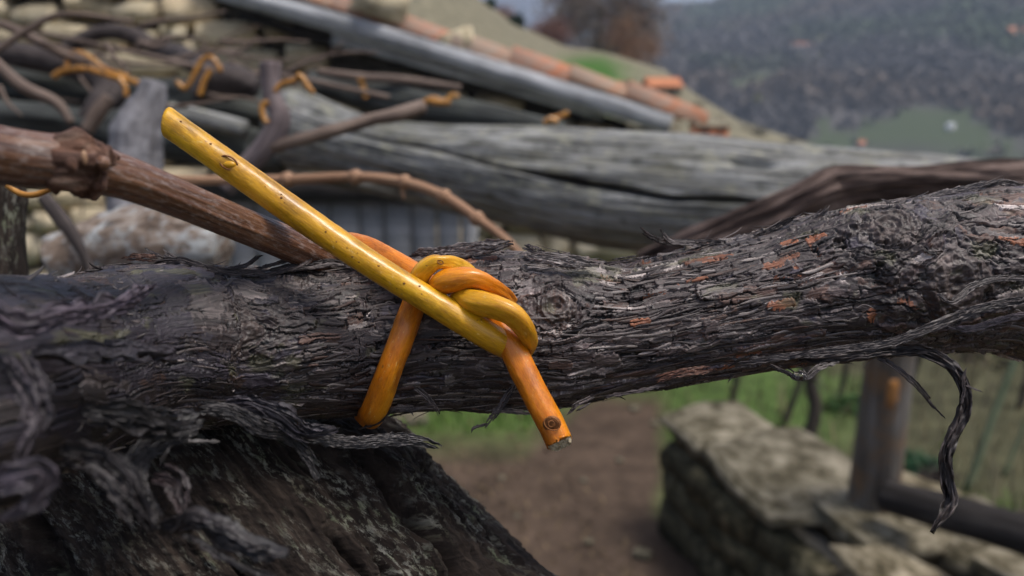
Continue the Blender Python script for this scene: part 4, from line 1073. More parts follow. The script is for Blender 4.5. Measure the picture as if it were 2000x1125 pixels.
kc = np.array([0.060, 0.046, 0.040])
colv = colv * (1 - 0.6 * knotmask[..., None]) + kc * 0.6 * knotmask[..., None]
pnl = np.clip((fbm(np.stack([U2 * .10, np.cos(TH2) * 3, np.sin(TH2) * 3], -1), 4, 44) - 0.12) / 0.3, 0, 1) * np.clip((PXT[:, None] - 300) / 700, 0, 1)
colv = colv * (1 + 0.85 * pnl[..., None]) * (0.55 + 0.45 * np.clip((PXT - 150) / 650, 0, 1))[:, None, None]       # weathered greyer areas; left end darkened for wet bark plus painted occlusion shade
mossy = np.clip((fbm(np.stack([U2 * .16, np.cos(TH2) * 4, np.sin(TH2) * 4], -1), 4, 47) - 0.30) / 0.15, 0, 1)[..., None]
colv = colv * (1 - .5 * mossy) + np.array([0.10, 0.105, 0.055]) * .5 * mossy
# crushed groove where the rod is drawn tight is left to the rod itself
Rr = RT[:, None] + hgt * 0.001
VT = CT[:, None] + NT[:, None] * (np.cos(THT)[None, :, None] * Rr[..., None]) + BT[:, None] * (np.sin(THT)[None, :, None] * Rr[..., None])
i = np.arange(NU - 1)[:, None] * NV; j = np.arange(NV)[None]; j2 = (j + 1) % NV
FT = np.stack([i + j, i + j2, i + NV + j2, i + NV + j], -1).reshape(-1, 4)
if SGN > 0: FT = FT[:, ::-1]
gT = np.stack([Uw, np.cos(Vw / R0) * R0, np.sin(Vw / R0) * R0], -1).reshape(-1, 3)
trunk = thing('old_vine', 'gnarled old vine trunk with shaggy grey bark, tied with the yellow rod', 'vine')
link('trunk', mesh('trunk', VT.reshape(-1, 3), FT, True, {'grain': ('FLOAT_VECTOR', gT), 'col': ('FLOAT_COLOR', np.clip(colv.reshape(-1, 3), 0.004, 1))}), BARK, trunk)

def surf(u, th, lift=0.0):                      # point on the trunk at u mm, theta, lifted mm
    u = np.asarray(u, float); th = np.asarray(th, float)
    x = np.interp(u, ST, np.arange(NU)); k = np.clip(x.astype(int), 0, NU - 1)
    jx = np.argmin(np.abs(np.angle(np.exp(1j * (THT[None] - th[:, None])))), 1)
    rr = RT[k] + (hgt[k, jx] * 0.35 + lump[k, jx] * 0.65 + lift) * 0.001
    return CT[k] + NT[k] * (np.cos(th) * rr)[:, None] + BT[k] * (np.sin(th) * rr)[:, None]
def surf_n(u, th):
    k = int(np.clip(np.interp(u, ST, np.arange(NU)), 0, NU - 1))
    return NT[k] * math.cos(th) + BT[k] * math.sin(th)
def strip_geo(bag, C, w, t, hint, col, nseg=6, twist=None, taper=(0.5, 0.15)):
    n = len(C); x = np.linspace(0, 1, n)
    prof = np.clip(np.minimum(1, np.minimum(taper[0] + x * 5, taper[1] + (1 - x) * 3.5)), 0.05, 1)
    V, F, g = tube_arrays(C, w / 2 * prof, t / 2 * np.sqrt(prof), nseg, hint=hint, twist=twist)
    bag.add(V, F, grain=g, col=np.asarray(col))
    return V
rg = np.random.default_rng(202)
stuff = Bag()
for s in range(2300):
    edge = rg.uniform() < 0.45
    th = (rg.choice([-1, 1]) * rg.uniform(1.15, 1.75)) if edge else rg.uniform(-1.3, 1.3)
    u0 = rg.uniform(6, UL - 20); px = pxu(u0)
    L = math.exp(rg.normal(math.log(6.5), 0.5)); dirn = rg.choice([-1, 1])
    if th < -0.5: L *= 1.4
    n = 12; x = np.linspace(0, 1, n)
    u = u0 + dirn * L * x
    lift = 0.15 + rg.exponential(0.55) * x ** 2 * (0.75 if edge else 0.7)
    thp = th + rg.normal(0, 0.03) * x + 0.02 * np.sin(x * 5 + rg.uniform(0, 6))
    ku, kv = u0, th * R0
    if any(math.hypot(ku - K[0], kv - K[1]) < K[2] * 1.3 for K in KN): continue
    C = surf(np.clip(u, 1, UL - 1), thp, 0); nrm = surf_n(u0, th)
    C = np.stack([np.convolve(np.pad(C[:, k], 2, mode='edge'), np.ones(5) / 5, 'valid') for k in range(3)], 1) + nrm[None] * (lift * 0.001)[:, None]
    col = pal[rg.choice([1, 2, 3, 4, 5], p=[.26, .16, .28, .20, .10])] * rg.uniform(.7, 1.3)
    strip_geo(stuff, C, rg.uniform(0.25, 0.9) * 0.001, 0.00016, nrm, col, 6, twist=rg.normal(0, .4) * x)
o = link('bark_fibres', stuff.mesh('bark_fibres'), BARK, trunk); o['kind'] = 'stuff'

def ribbon(bag, C, w, t, hint, col, seed, nv=9, curl=0.3, twist=0.0, relief=1.0, tear=1.0):
    """ragged flat sliver: front and back layers, streaked relief, torn edges and ends."""
    n = len(C); x = np.linspace(0, 1, n); T, N, B = frames(C, hint)
    L = np.linalg.norm(np.diff(C, axis=0), axis=1).sum()
    ca, sa = np.cos(twist * x)[:, None], np.sin(twist * x)[:, None]
    N, B = N * ca + B * sa, B * ca - N * sa
    k = L / w
    z0 = 0 * x
    el = 1 + tear * fbm(np.stack([x * k * 2.2 * tear, z0 + 1.7, z0], -1), 4, seed); er = 1 + tear * fbm(np.stack([x * k * 2.2 * tear, z0 + 9.7, z0], -1), 4, seed + 1)
    tp = np.clip(np.minimum(0.25 + x * k * 0.55, 0.12 + (1 - x) * k * 0.40), 0.05, 1)
    el, er = el * tp, er * tp
    v = np.linspace(-1, 1, nv)
    off = np.where(v[None] < 0, v[None] * el[:, None], v[None] * er[:, None]) * w / 2
    X, Y = np.meshgrid(x, v, indexing='ij')
    st = fbm(np.stack([X * k * 0.55, Y * 2.2, 0 * X], -1), 4, seed + 2); st2 = fbm(np.stack([X * k * 1.3, Y * 6.0, 0 * X], -1), 3, seed + 3)
    h = relief * t * (1.6 * st + 1.0 * st2) + curl * w * 0.5 * (Y ** 2)
    fr = C[:, None] + B[:, None] * off[..., None] + N[:, None] * h[..., None]
    bk = fr - N[:, None] * t * (1 - 0.7 * np.abs(Y))[..., None]
    V = np.concatenate([fr, bk[:, ::-1]], 1); m_ = 2 * nv
    g = np.stack([np.repeat((x * L * 1000)[:, None], m_, 1) + seed * 7.0, np.concatenate([off, off[:, ::-1]], 1) * 1000, np.full((n, m_), 1.0 * (seed % 97))], -1)
    c = np.asarray(col)[None, None] * np.clip(1 + 0.9 * st + 0.8 * st2, .3, 2.4)[..., None]
    c = np.concatenate([c, c[:, ::-1] * 0.8], 1)
    i = np.arange(n - 1)[:, None] * m_; j = np.arange(m_)[None]; j2 = (j + 1) % m_
    F = np.stack([i + j, i + j2, i + m_ + j2, i + m_ + j], -1).reshape(-1, 4)
    e = np.arange(nv - 1); f2 = np.stack([e, m_ - 1 - e, m_ - 2 - e, e + 1], 1)
    F = np.vstack([F, f2, (f2 + (n - 1) * m_)[:, ::-1]])
    bag.add(V.reshape(-1, 3), F, grain=g.reshape(-1, 3), col=c.reshape(-1, 3))
def strip(pts, w, t=0.00035, col=(0.06, 0.05, 0.05), name='bark_strip', n=36, twist=0.0, nseg=10, wav=0.0, label=None, hint=None, taper=(0.5, 0.2), seed=0, splits=0, spread=1.0):
    """hanging or lifted shred of bark, several slivers thick; pts rows (px, py, depth); w photo pixels wide."""
    n = max(n, 30)
    W = smooth_path(path(*pts), n); d = np.mean([p[2] for p in pts])
    b = Bag(); x = np.linspace(0, 1, n)
    sd = int(abs(pts[0][0] * 13 + pts[0][1])) + seed
    rgs = np.random.default_rng(sd)
    wob = fbm(np.stack([x * 4, 0 * x, 0 * x], -1), 3, sd)
    W = W + np.stack([0 * x, 0 * x, 1 + 0 * x], 1) * (wob * wav * d / FPX)[:, None]
    ww = px_r(w, d); hint = hint if hint is not None else -FWD + 0.3 * UPV
    T, N, B = frames(W, hint)
    sheet = w >= 40 or spread < 0.5
    if sheet:                                     # one broad curling sheet of bark with torn rims
        ribbon(b, W, ww * (1.1 if w >= 40 else 0.95), t * (.7 if w >= 40 else 1.3), hint, np.asarray(col), sd * 3 + 5, 31 if w >= 40 else 15, rgs.uniform(.25, .6) * rgs.choice([-1, 1]), twist + rgs.normal(0, .3), 0.75, 1.0 if w >= 40 else 0.4)
    m_ = 3 if sheet else 1 if w < 8 else (3 if w < 18 else 6) + splits // 3
    for k in range(m_):
        o_ = 0.0 if m_ == 1 else (k / (m_ - 1) - 0.5) * 0.75 * spread
        a, e = (0, n) if k == m_ // 2 else (int(n * rgs.uniform(0, .25)), int(n * rgs.uniform(.72, 1.0)))
        xs_ = np.linspace(0, 1, e - a)
        C = W[a:e] + B[a:e] * (ww * (o_ + rgs.normal(0, .10) + 0.10 * fbm(np.stack([xs_ * 5, 0 * xs_, 0 * xs_], -1), 2, sd + k)))[:, None] + N[a:e] * (ww * (rgs.uniform(0, .12) + spread * rgs.uniform(-.05, .30) * xs_ ** 3))[:, None]
        ribbon(b, C, ww * (1.0 if m_ == 1 else rgs.uniform(.10, .28) if sheet else rgs.uniform(.16, .50)), min(t, ww * .25) * rgs.uniform(.5, .9), hint, np.asarray(col) * rgs.uniform(.65, 1.45), sd * 3 + k * 11, 9, rgs.normal(0, .22), twist + rgs.normal(0, .25))
    for k in range(int(1 + w / 7)):                # loose hairs
        a = int(rgs.integers(0, n - 10)); e = min(n, a + int(rgs.integers(8, 22))); xs_ = np.linspace(0, 1, e - a)
        C = W[a:e] + B[a:e] * (ww * rgs.uniform(-.5, .5) + ww * rgs.normal(0, .25) * xs_ ** 2)[:, None] + N[a:e] * (ww * (0.1 + rgs.uniform(0, .5) * xs_ ** 2))[:, None]
        V_, F_, g_ = tube_arrays(C, px_r(rgs.uniform(.7, 1.8), d) * (1.05 - xs_), None, 5)
        b.add(V_, F_, grain=g_, col=np.asarray(col) * rgs.uniform(.7, 2.2))
    o = link(name, b.mesh(name), BARK, trunk)
    if label: o['label'] = label
    return o
DK = (0.045, 0.037, 0.037); GY = (0.12, 0.11, 0.108); MV = (0.07, 0.058, 0.066); BR = (0.09, 0.05, 0.035)
# right: long curled peel and its whiskers
strip([(1560, 700, .160), (1640, 694, .158), (1720, 686, .156), (1790, 683, .154), (1842, 700, .153), (1874, 735, .152), (1886, 785, .152), (1868, 835, .152), (1848, 885, .152), (1850, 935, .152), (1857, 975, .152), (1840, 1010, .151), (1820, 1042, .151)], 25, .0011, (.035, .029, .028), n=110, twist=1.0, wav=4, label='long curled strip of bark hanging at right', spread=.45)
strip([(1700, 690, .157), (1740, 712, .156), (1785, 750, .155), (1820, 790, .155), (1845, 817, .155)], 9, .0005, DK, n=40, wav=5)
strip([(1878, 790, .151), (1884, 760, .151), (1882, 738, .151), (1888, 718, .151)], 7, .0003, DK, n=16)
strip([(1884, 752, .151), (1900, 758, .151), (1920, 766, .151)], 4, .0003, DK, n=12)
strip([(1560, 722, .158), (1578, 738, .157), (1600, 720, .157), (1640, 708, .158)], 14, .0005, GY, n=24)
strip([(1500, 712, .160), (1540, 726, .159), (1560, 738, .158), (1590, 730, .158)], 12, .0005, DK, n=24)
# along the lower right arm: a rope of fibres
strip([(1440, 705, .157), (1560, 694, .154), (1680, 678, .152), (1760, 660, .151), (1840, 628, .151), (1920, 600, .152), (2030, 580, .154)], 18, .0008, (.046, .040, .039), n=80, twist=.5, wav=6, splits=16)
strip([(1830, 575, .153), (1860, 590, .152), (1900, 560, .153), (1960, 545, .154), (2040, 545, .156)], 14, .0008, (.055, .049, .048), n=50, wav=4, splits=8)
strip([(1850, 640, .153), (1900, 640, .154), (1960, 622, .155), (2040, 620, .156)], 12, .0008, MV, n=40, wav=6, splits=8)
# top edge flakes at right
strip([(1440, 478, .173), (1380, 474, .173), (1320, 474, .172), (1288, 468, .171), (1262, 456, .170), (1249, 444, .169)], 13, .0006, DK, n=40, wav=3, taper=(.5, .25), splits=6)
strip([(1360, 476, .171), (1312, 472, .170), (1296, 460, .169), (1288, 446, .168)], 9, .0005, GY, n=24)
strip([(1460, 474, .172), (1500, 452, .172), (1535, 432, .171), (1556, 422, .170)], 12, .0007, DK, n=30, splits=4)
strip([(1560, 446, .172), (1590, 428, .171), (1612, 410, .170), (1618, 402, .170)], 11, .0006, GY, n=26, splits=4)
strip([(1640, 420, .172), (1690, 412, .171), (1740, 402, .171), (1790, 388, .170)], 11, .0005, GY, n=30, splits=8)
strip([(1780, 398, .172), (1850, 380, .171), (1910, 366, .170), (1960, 350, .170)], 14, .0006, GY, n=30, splits=9)
strip([(1900, 372, .172), (1950, 356, .170), (1985, 362, .170), (2030, 380, .170)], 14, .0006, GY, n=30, splits=9)
strip([(1720, 388, .171), (1735, 396, .170), (1760, 402, .170)], 5, .0003, DK, n=12)
strip([(1690, 440, .165), (1720, 480, .162), (1755, 500, .161), (1770, 498, .161)], 18, .0004, GY, n=24, splits=3)
strip([(1760, 430, .165), (1830, 452, .163), (1920, 446, .164), (2020, 440, .166)], 26, .0006, MV, n=40, wav=6, splits=12)
strip([(1800, 470, .160), (1812, 490, .158), (1840, 495, .158)], 14, .0003, DK, n=16)
# plate of bark standing off the top behind the knot
strip([(790, 505, .170), (850, 494, .168), (910, 488, .167), (960, 482, .166), (1002, 474, .166)], 26, .0010, GY, n=40, wav=4, splits=14, label='grey plate of bark lifting behind the knot')
strip([(850, 488, .169), (900, 484, .168), (950, 476, .168), (1002, 470, .168)], 12, .0007, DK, n=30, splits=6)
strip([(1024, 480, .168), (1042, 486, .166), (1064, 492, .166)], 12, .0004, DK, n=16)
strip([(1024, 500, .164), (1060, 505, .163), (1110, 512, .163), (1160, 522, .165)], 24, .0005, GY, n=24, splits=8)
strip([(1180, 515, .170), (1220, 508, .169), (1270, 500, .169)], 9, .0005, DK, n=20, splits=4)
# frayed bark along the top at left
strip([(237, 506, .150), (262, 505, .150), (290, 506, .150), (310, 508, .150)], 16, .0007, BR, n=20, taper=(.9, .6), label='short reddish-brown flake of bark')
strip([(150, 532, .143), (200, 525, .145), (250, 520, .147), (300, 516, .149)], 12, .0006, DK, n=24, splits=5)
strip([(300, 510, .152), (350, 506, .152), (400, 520, .152), (450, 530, .153), (500, 535, .155), (545, 528, .156)], 14, .0007, DK, n=44, wav=7, splits=12)
strip([(275, 496, .152), (310, 500, .152), (345, 505, .152)], 6, .0003, DK, n=14)
strip([(318, 486, .153), (330, 496, .153), (348, 504, .153)], 5, .0003, DK, n=14)
strip([(282, 484, .152), (300, 494, .152), (320, 500, .152)], 4, .0003, DK, n=14)
strip([(440, 526, .156), (480, 518, .156), (505, 500, .157), (512, 496, .157)], 10, .0004, DK, n=20, splits=4)
strip([(500, 524, .158), (540, 514, .159), (580, 502, .161)], 8, .0004, DK, n=20, splits=4)
strip([(520, 532, .158), (580, 520, .160), (650, 514, .163), (700, 522, .164)], 16, .0006, DK, n=30, wav=5, splits=10)
strip([(560, 530, .158), (590, 520, .159), (610, 506, .160)], 7, .0003, DK, n=14)
# under the trunk, middle
strip([(1012, 752, .155), (990, 780, .154), (968, 812, .153), (948, 836, .153)], 14, .0014, DK, n=36, wav=3, label='stub of bark dangling under the knot', taper=(.6, .7), splits=5)
strip([(955, 828, .153), (936, 832, .153), (924, 838, .153), (921, 846, .153)], 6, .0007, DK, n=14)
strip([(700, 838, .160), (740, 822, .158), (765, 800, .157), (800, 800, .157), (850, 796, .158)], 9, .0008, DK, n=36, wav=4, splits=6)
strip([(775, 790, .157), (800, 800, .157), (808, 812, .157)], 6, .0005, DK, n=14)
strip([(806, 752, .154), (838, 778, .153), (858, 812, .153)], 10, .0005, DK, n=24, splits=5)
strip([(1160, 775, .158), (1125, 795, .157), (1108, 812, .157)], 12, .0006, DK, n=20, splits=5)
strip([(960, 800, .160), (1020, 806, .159), (1060, 806, .159), (1100, 796, .160)], 8, .0005, DK, n=24, splits=5)
strip([(1180, 775, .159), (1240, 764, .158), (1300, 752, .158)], 7, .0004, DK, n=24, splits=5)
LDK, LGY, LMV = (0.015, 0.0135, 0.014), (0.045, 0.043, 0.043), (0.026, 0.024, 0.030)  # left-hand strips: dark wet bark, with occlusion shade mixed into the colour
# peeling sheets at lower left
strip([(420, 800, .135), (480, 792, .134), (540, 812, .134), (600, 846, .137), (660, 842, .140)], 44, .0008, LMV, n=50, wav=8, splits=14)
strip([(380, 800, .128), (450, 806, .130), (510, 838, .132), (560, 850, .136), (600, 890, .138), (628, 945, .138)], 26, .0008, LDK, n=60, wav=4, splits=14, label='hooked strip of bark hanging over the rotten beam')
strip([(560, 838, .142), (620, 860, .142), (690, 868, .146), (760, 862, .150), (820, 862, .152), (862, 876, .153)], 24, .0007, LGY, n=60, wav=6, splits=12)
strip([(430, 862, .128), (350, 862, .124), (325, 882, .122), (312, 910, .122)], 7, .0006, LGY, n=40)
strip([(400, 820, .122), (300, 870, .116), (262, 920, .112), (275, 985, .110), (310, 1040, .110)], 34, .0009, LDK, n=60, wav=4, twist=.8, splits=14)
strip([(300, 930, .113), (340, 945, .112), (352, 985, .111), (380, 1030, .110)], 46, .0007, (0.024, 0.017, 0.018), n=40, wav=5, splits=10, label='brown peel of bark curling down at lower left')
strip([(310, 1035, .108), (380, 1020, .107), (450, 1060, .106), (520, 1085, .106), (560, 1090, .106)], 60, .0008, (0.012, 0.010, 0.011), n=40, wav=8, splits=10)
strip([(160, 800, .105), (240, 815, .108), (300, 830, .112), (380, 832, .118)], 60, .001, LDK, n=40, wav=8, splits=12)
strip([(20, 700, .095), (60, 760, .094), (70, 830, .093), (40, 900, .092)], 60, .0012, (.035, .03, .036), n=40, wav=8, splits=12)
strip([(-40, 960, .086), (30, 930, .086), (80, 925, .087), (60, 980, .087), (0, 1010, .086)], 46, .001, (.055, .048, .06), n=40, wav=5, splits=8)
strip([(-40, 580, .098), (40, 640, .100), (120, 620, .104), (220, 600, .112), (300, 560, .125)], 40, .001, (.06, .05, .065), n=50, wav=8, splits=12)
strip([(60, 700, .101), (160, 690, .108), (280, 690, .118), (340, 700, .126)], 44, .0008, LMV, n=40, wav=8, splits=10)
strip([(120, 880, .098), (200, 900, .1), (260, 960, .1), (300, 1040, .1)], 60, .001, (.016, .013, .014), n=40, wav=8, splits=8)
strip([(1280, 742, .158), (1330, 728, .157), (1400, 720, .157)], 14, .0004, (0.12, 0.06, 0.04), n=24, splits=5)
# drop hanging under the trunk
def ball(name, c, r, mat, parent, nu=10, nv=14, squash=(1, 1, 1)):
    V = [np.array(c) + r * np.array(squash) * [math.sin(math.pi * a / nu) * math.cos(2 * math.pi * b_ / nv), math.sin(math.pi * a / nu) * math.sin(2 * math.pi * b_ / nv), math.cos(math.pi * a / nu)] for a in range(nu + 1) for b_ in range(nv)]
    F = np.array([[a * nv + b_, (a + 1) * nv + b_, (a + 1) * nv + (b_ + 1) % nv, a * nv + (b_ + 1) % nv] for a in range(nu) for b_ in range(nv)])
    return link(name, mesh(name, np.array(V), F, True), mat, parent)
tag(ball('water_drop', P(1562, 734, .157), 0.0011, DROP, None, squash=(1.5, 1, .8)), 'clear water drop hanging from the underside of the vine trunk', 'water drop')

# ================================================================== ROTTEN BEAM
ax0, ax1 = np.array([350.0, 700.0]), np.array([800.0, 1270.0]); Lpx = np.linalg.norm(ax1 - ax0)
tdir = (ax1 - ax0) / Lpx; pdir = np.array([tdir[1], -tdir[0]])
def bx(al): return ax0 - pdir * 188 + tdir * al
rows = []
for al, d, rpx in ((58, .222, 90), (62, .221, 220), (72, .220, 330), (94, .219, 395), (150, .216, 418), (300, .208, 426), (500, .197, 432), (750, .182, 450), (1050, .164, 480)):
    x, y = bx(al); rows.append((*P(x, y, d), rpx * d / FPX))
q = smooth_path(np.array(rows), 460)
def bdisp(S, TH):
    d = 0.0050 * fbm(np.stack([S * 40, np.cos(TH) * 3.2, np.sin(TH) * 3.2], -1), 4, 14)
    g1 = fbm(np.stack([S * 16, np.cos(TH) * 13, np.sin(TH) * 13], -1), 4, 15)
    d = d + 0.0026 * g1 - 0.0045 * np.clip((-0.22 - g1) / 0.15, 0, 1)          # rotted furrows along the grain
    d = d + 0.0014 * fbm(np.stack([S * 120, np.cos(TH) * 40, np.sin(TH) * 40], -1), 4, 17)
    d = d + 0.0009 * fbm(np.stack([S * 600, np.cos(TH) * 70, np.sin(TH) * 70], -1), 3, 18)
    return d
V, F, g = tube_arrays(q[:, :3], q[:, 3], None, thetas=np.concatenate([np.linspace(-2.0, 2.0, 520), np.linspace(2.0, 2 * math.pi - 2.0, 80)[1:-1]]), disp=bdisp)
Tb, Nb, Bb = frames(q[:, :3])
axis = Tb[100]; side = np.cross(axis, FWD); side /= np.linalg.norm(side)
if side @ RGT < 0: side = -side
lat = (V - q[0, :3]) @ side
V = V + axis[None] * (lat * 0.79)[:, None]          # the top is cut level, askew to the grain
beam = link('rotten_beam', mesh('rotten_beam', V, F, True, {'grain': ('FLOAT_VECTOR', g)}), ROTTEN)
tag(beam, 'dark rotten beam end crusted with lichen, under the vine trunk at the bottom', 'beam')

# ================================================================== BROWN CANE
cane = thing('vine_cane', 'thick brown vine cane with a knobbly node coming in from the left edge', 'cane')
cpts = [(-150, 268, .100, 60), (0, 302, .108, 57), (90, 314, .112, 54), (150, 322, .116, 54), (200, 334, .119, 46), (260, 352, .124, 41), (360, 392, .134, 38), (470, 438, .147, 35), (560, 476, .158, 33), (640, 512, .170, 31), (700, 545, .182, 30)]
ptube('stem', None, None, cpts, CANE, parent=cane, n=240, nseg=64, rough=0.00035, rough_scale=1100, stretch=0.04, seed=33)
cnode = ptube('node', None, None, [(98, 314, .1125, 44), (122, 314, .1127, 55), (150, 318, .115, 58), (175, 326, .117, 52), (196, 336, .1187, 42)], CANE_NODE, parent=cane, n=110, nseg=90, rough=0.0021, rough_scale=520, stretch=.8, seed=35)
for (a, b_, d, r1, mt, sq) in ((178, 288, .1145, 19, CANE_NODE, (1.4, 1, .8)), (202, 318, .1125, 13, CANE, (1, 1, 1.1)), (140, 322, .1085, 14, CANE_NODE, (.8, 1, 1.2)), (165, 308, .110, 9, THIN, (.6, .8, 1.6)), (128, 270, .113, 14, CANE_NODE, (1.2, 1, .6))):
    o = ball('bud', P(a, b_, d), px_r(r1, d), mt, cnode, squash=sq)
    at = o.data.attributes.new('grain', 'FLOAT_VECTOR', 'POINT'); at.data.foreach_set('vector', np.array([v.co for v in o.data.vertices], dtype=np.float32).ravel() * 1000)

# ================================================================== THE OSIER TIE
tie_o = thing('osier_rod', 'glossy yellow and orange willow rod knotted around the old vine trunk', 'tie')
def rod(name, pts, mat, n=90, nseg=48, flat=1.0, seed=0, rough=0.00018, fold=0.0, cutdir=None, **kw):
    W = np.array([P(p[0], p[1], p[2]) for p in pts]); r = np.array([px_r(p[3], p[2]) for p in pts])
    fl = np.array([p[4] if len(p) > 4 else 1.0 for p in pts])
    q = smooth_path(np.column_stack([W, r, fl]), n)
    def disp(S, TH):
        return rough * fbm(np.stack([S * 180, np.cos(TH) * 1.2, np.sin(TH) * 1.2], -1), 3, seed) + 0.00005 * fbm(np.stack([S * 500, np.cos(TH) * 6, np.sin(TH) * 6], -1), 2, seed + 4) + fold * fbm(np.stack([S * 90, np.cos(TH + S * 60) * 1.1, np.sin(TH + S * 60) * 1.1], -1), 2, seed + 9)
    V, F, g = tube_arrays(q[:, :3], q[:, 3], q[:, 3] * q[:, 4], nseg, disp=disp, **kw)
    g = g + np.array([seed * 40.0, 0, 0])
    if cutdir is not None:                      # slanting knife cut on the first end
        T0 = (q[1, :3] - q[0, :3]); T0 /= np.linalg.norm(T0); k_ = RGT * cutdir[0] + UPV * cutdir[1]
        for ring_ in range(14):
            sl_ = slice(ring_ * nseg, (ring_ + 1) * nseg); lat_ = (V[sl_] - q[ring_, :3]) @ k_
            V[sl_] += T0 * (np.clip(lat_, None, 0.002) * -0.55 * (1 - ring_ / 14))[:, None]
        V[n * nseg] = V[:nseg].mean(0)
    return link(name, mesh(name, V, F, True, {'grain': ('FLOAT_VECTOR', g)}), mat, tie_o)
A_PTS = [(328, 239, .1500, 28), (440, 318, .1497, 27.5), (560, 404, .1494, 28), (700, 500, .1492, 26.5), (800, 563, .1492, 26), (900, 624, .1495, 27.5), (966, 662, .1505, 27.5), (1000, 680, .153, 25)]
rod('long_end', A_PTS, YELLOW, n=160, seed=1, rough=0.0001, cutdir=(0.9, 0.35))
rod('loop', [(590, 560, .192, 24), (632, 500, .180, 25), (672, 480, .170, 25), (715, 487, .164, 25), (765, 512, .1595, 25), (815, 541, .1565, 25), (845, 570, .156, 24)], ORANGE, n=90, seed=2)
rod('leg', [(818, 570, .157, 23), (803, 610, .1558, 24), (784, 662, .1540, 24.5), (762, 722, .1540, 25), (743, 774, .1562, 26), (731, 802, .1590, 26.5), (724, 812, .1655, 25), (716, 806, .175, 24), (704, 786, .187, 23)], ORANGE, n=120, seed=3, rough=0.00025)
rod('wrap', [(824, 580, .1565, 19), (816, 552, .1530, 19), (826, 528, .1508, 18.5), (846, 513, .1500, 16), (862, 511, .1502, 13.5), (880, 514, .1515, 16), (910, 530, .155, 17), (930, 556, .158, 16)], AMBER, n=90, seed=4, rough=0.0002, fold=0.00042)
rod('wrap', [(862, 596, .1565, 17), (852, 572, .1530, 19), (866, 553, .1503, 24), (892, 546, .1490, 25), (922, 543, .1488, 21.5), (952, 553, .1498, 18), (982, 572, .153, 14), (1000, 592, .157, 11)], ORANGE, n=90, seed=5, rough=0.0002, fold=0.00042)
rod('wrap', [(884, 596, .1560, 8, 1.2), (892, 583, .1520, 14, 1.0), (908, 584, .1498, 22, .9), (936, 592, .1480, 29, .78), (972, 602, .1468, 31, .72), (1002, 616, .1466, 30, .72), (1025, 642, .1478, 22, .85), (1035, 666, .1500, 14, 1.0), (1034, 688, .154, 8, 1.2)], AMBER, n=110, seed=6, rough=0.0002, fold=0.00042)
rod('short_end', [(966, 612, .156, 20), (979, 640, .1530, 23), (996, 670, .1512, 26), (1016, 712, .1500, 27), (1050, 780, .1480, 27), (1080, 836, .1468, 27), (1093, 864, .1463, 27)], ORANGE, n=110, seed=7, rough=0.00015, shear1=-0.45)
# pale split cut faces
def disc(name, c, nrm, r, mat, seed, depth=0.0006):
    nrm = np.asarray(nrm, float); nrm /= np.linalg.norm(nrm)
    a = np.cross(nrm, [0.3, 0.2, 1.0]); a /= np.linalg.norm(a); b_ = np.cross(nrm, a)
    rg = np.random.default_rng(seed); V, F = [c + nrm * 0.0003], []
    nr_, ns_ = 6, 24
    for k in range(1, nr_ + 1):
        for s in range(ns_):
            t = 2 * math.pi * s / ns_; rr = r * k / nr_
            V.append(c + a * math.cos(t) * rr + b_ * math.sin(t) * rr + nrm * (rg.normal() * depth * (k < nr_) + (0.0003 if k < nr_ else -0.0004)))
    for s in range(ns_): F.append((0, 1 + s, 1 + (s + 1) % ns_))
    for k in range(nr_ - 1):
        o_ = 1 + k * ns_
        for s in range(ns_): F.append((o_ + s, o_ + ns_ + s, o_ + ns_ + (s + 1) % ns_, o_ + (s + 1) % ns_))
    return link(name, mesh(name, np.array(V), F, False), mat, tie_o)
e0, e1 = P(1080, 836, .1468), P(1093, 864, .1463)
eT = (e1 - e0) / np.linalg.norm(e1 - e0)
disc('cut_face', e1 + eT * 0.0003, eT - FWD * 0.45, px_r(25.5, .146), CUT, 3, 0.00014)
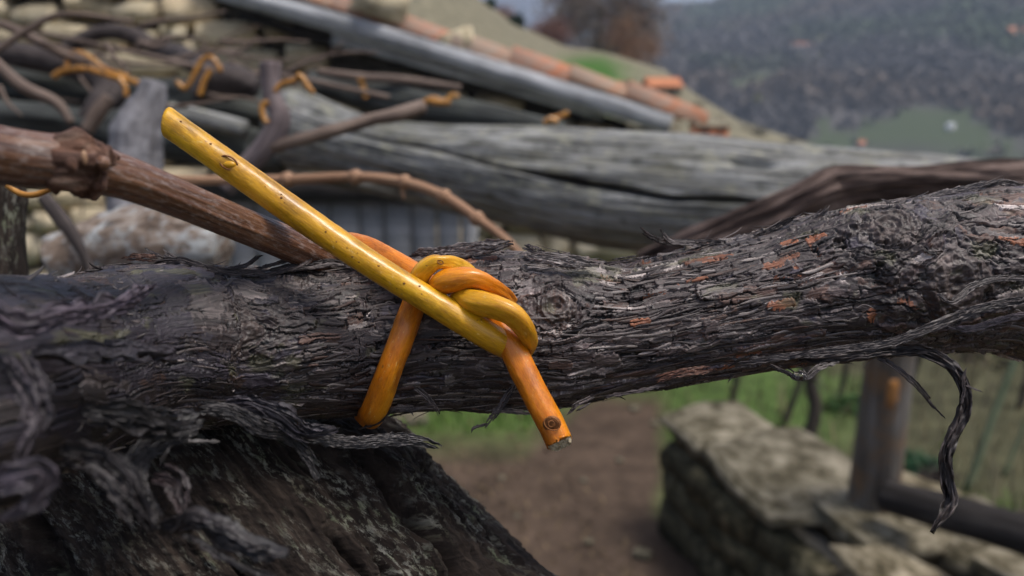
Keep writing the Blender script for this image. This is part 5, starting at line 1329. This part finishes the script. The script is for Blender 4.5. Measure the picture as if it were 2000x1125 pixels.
# bud scars: raised rims and small rings
def on_rod(px, py, d): return P(px, py, d)
def ring(name, px, py, d, rx, ry, tilt, thick, mat):
    t = np.linspace(0, 2 * math.pi, 28)
    C = np.array([P(px + (math.cos(a) * rx * math.cos(tilt) - math.sin(a) * ry * math.sin(tilt)), py + (math.cos(a) * rx * math.sin(tilt) + math.sin(a) * ry * math.cos(tilt)), d + 0.00035 * (math.cos(a) ** 2) * (rx / 20)) for a in t])
    V, F, g = tube_arrays(C, px_r(thick, d), None, 6)
    return link(name, mesh(name, V, F, True, {'grain': ('FLOAT_VECTOR', g)}), mat, tie_o)
dS = .1468 - px_r(27, .1468)
sc = ball('bud_scar', P(1078, 828, dS + 0.0004), px_r(18, dS), SCAR, tie_o, squash=(1, .4, .95))
for k, (rr_, ex) in enumerate(((13.5, 2.5), (7, -1.0))):
    ring('scar_ring', 1077 + ex * .4, 828, dS - 0.00055 - .0001 * k, rr_ + ex, rr_ * .86, 0.5 + k, 1.3, SCAR).parent = sc
dA = .1497 - px_r(27.5, .1497)
scA = ring('bud_scar', 446, 318, dA - 0.00002, 19, 12, 0.5, 1.8, SCAR)
ball('bud', P(449, 322, dA + 0.0002), px_r(11, dA), YELLOW, scA, squash=(1.2, .6, .7))
for (a, b_, d, r1) in ((860, 512, .1494, 6), (834, 516, .1495, 5)):
    ring('wrinkle', a, b_, d - 0.0006, r1, r1 * .6, .4, 1.2, SCAR)
lent = Bag(); rg = np.random.default_rng(55)
qa = smooth_path(np.array(A_PTS), 400)
for k in range(26):
    c = qa[int(rg.integers(10, 370))]; off = rg.uniform(-.75, .75)
    nx, ny = 0.55, -0.83
    px, py = c[0] + nx * off * c[3], c[1] + ny * off * c[3]; d = c[2] - px_r(c[3], c[2]) * math.sqrt(1 - off * off) + 0.00002
    cc = P(px, py, d); r1 = rg.uniform(.00010, .00022)
    V = []
    for a in range(4):
        for s in range(6):
            t = 2 * math.pi * s / 6; ph = math.pi * (a + .5) / 4
            V.append(cc + r1 * (RGT * math.cos(t) * math.sin(ph) * 1.3 + UPV * math.sin(t) * math.sin(ph) - FWD * math.cos(ph) * .5))
    F = [[a * 6 + s, a * 6 + (s + 1) % 6, (a + 1) * 6 + (s + 1) % 6, (a + 1) * 6 + s] for a in range(3) for s in range(6)]
    lent.add(np.array(V), np.array(F))
o = link('lenticels', lent.mesh('lenticels'), SCAR, tie_o); o['kind'] = 'stuff'
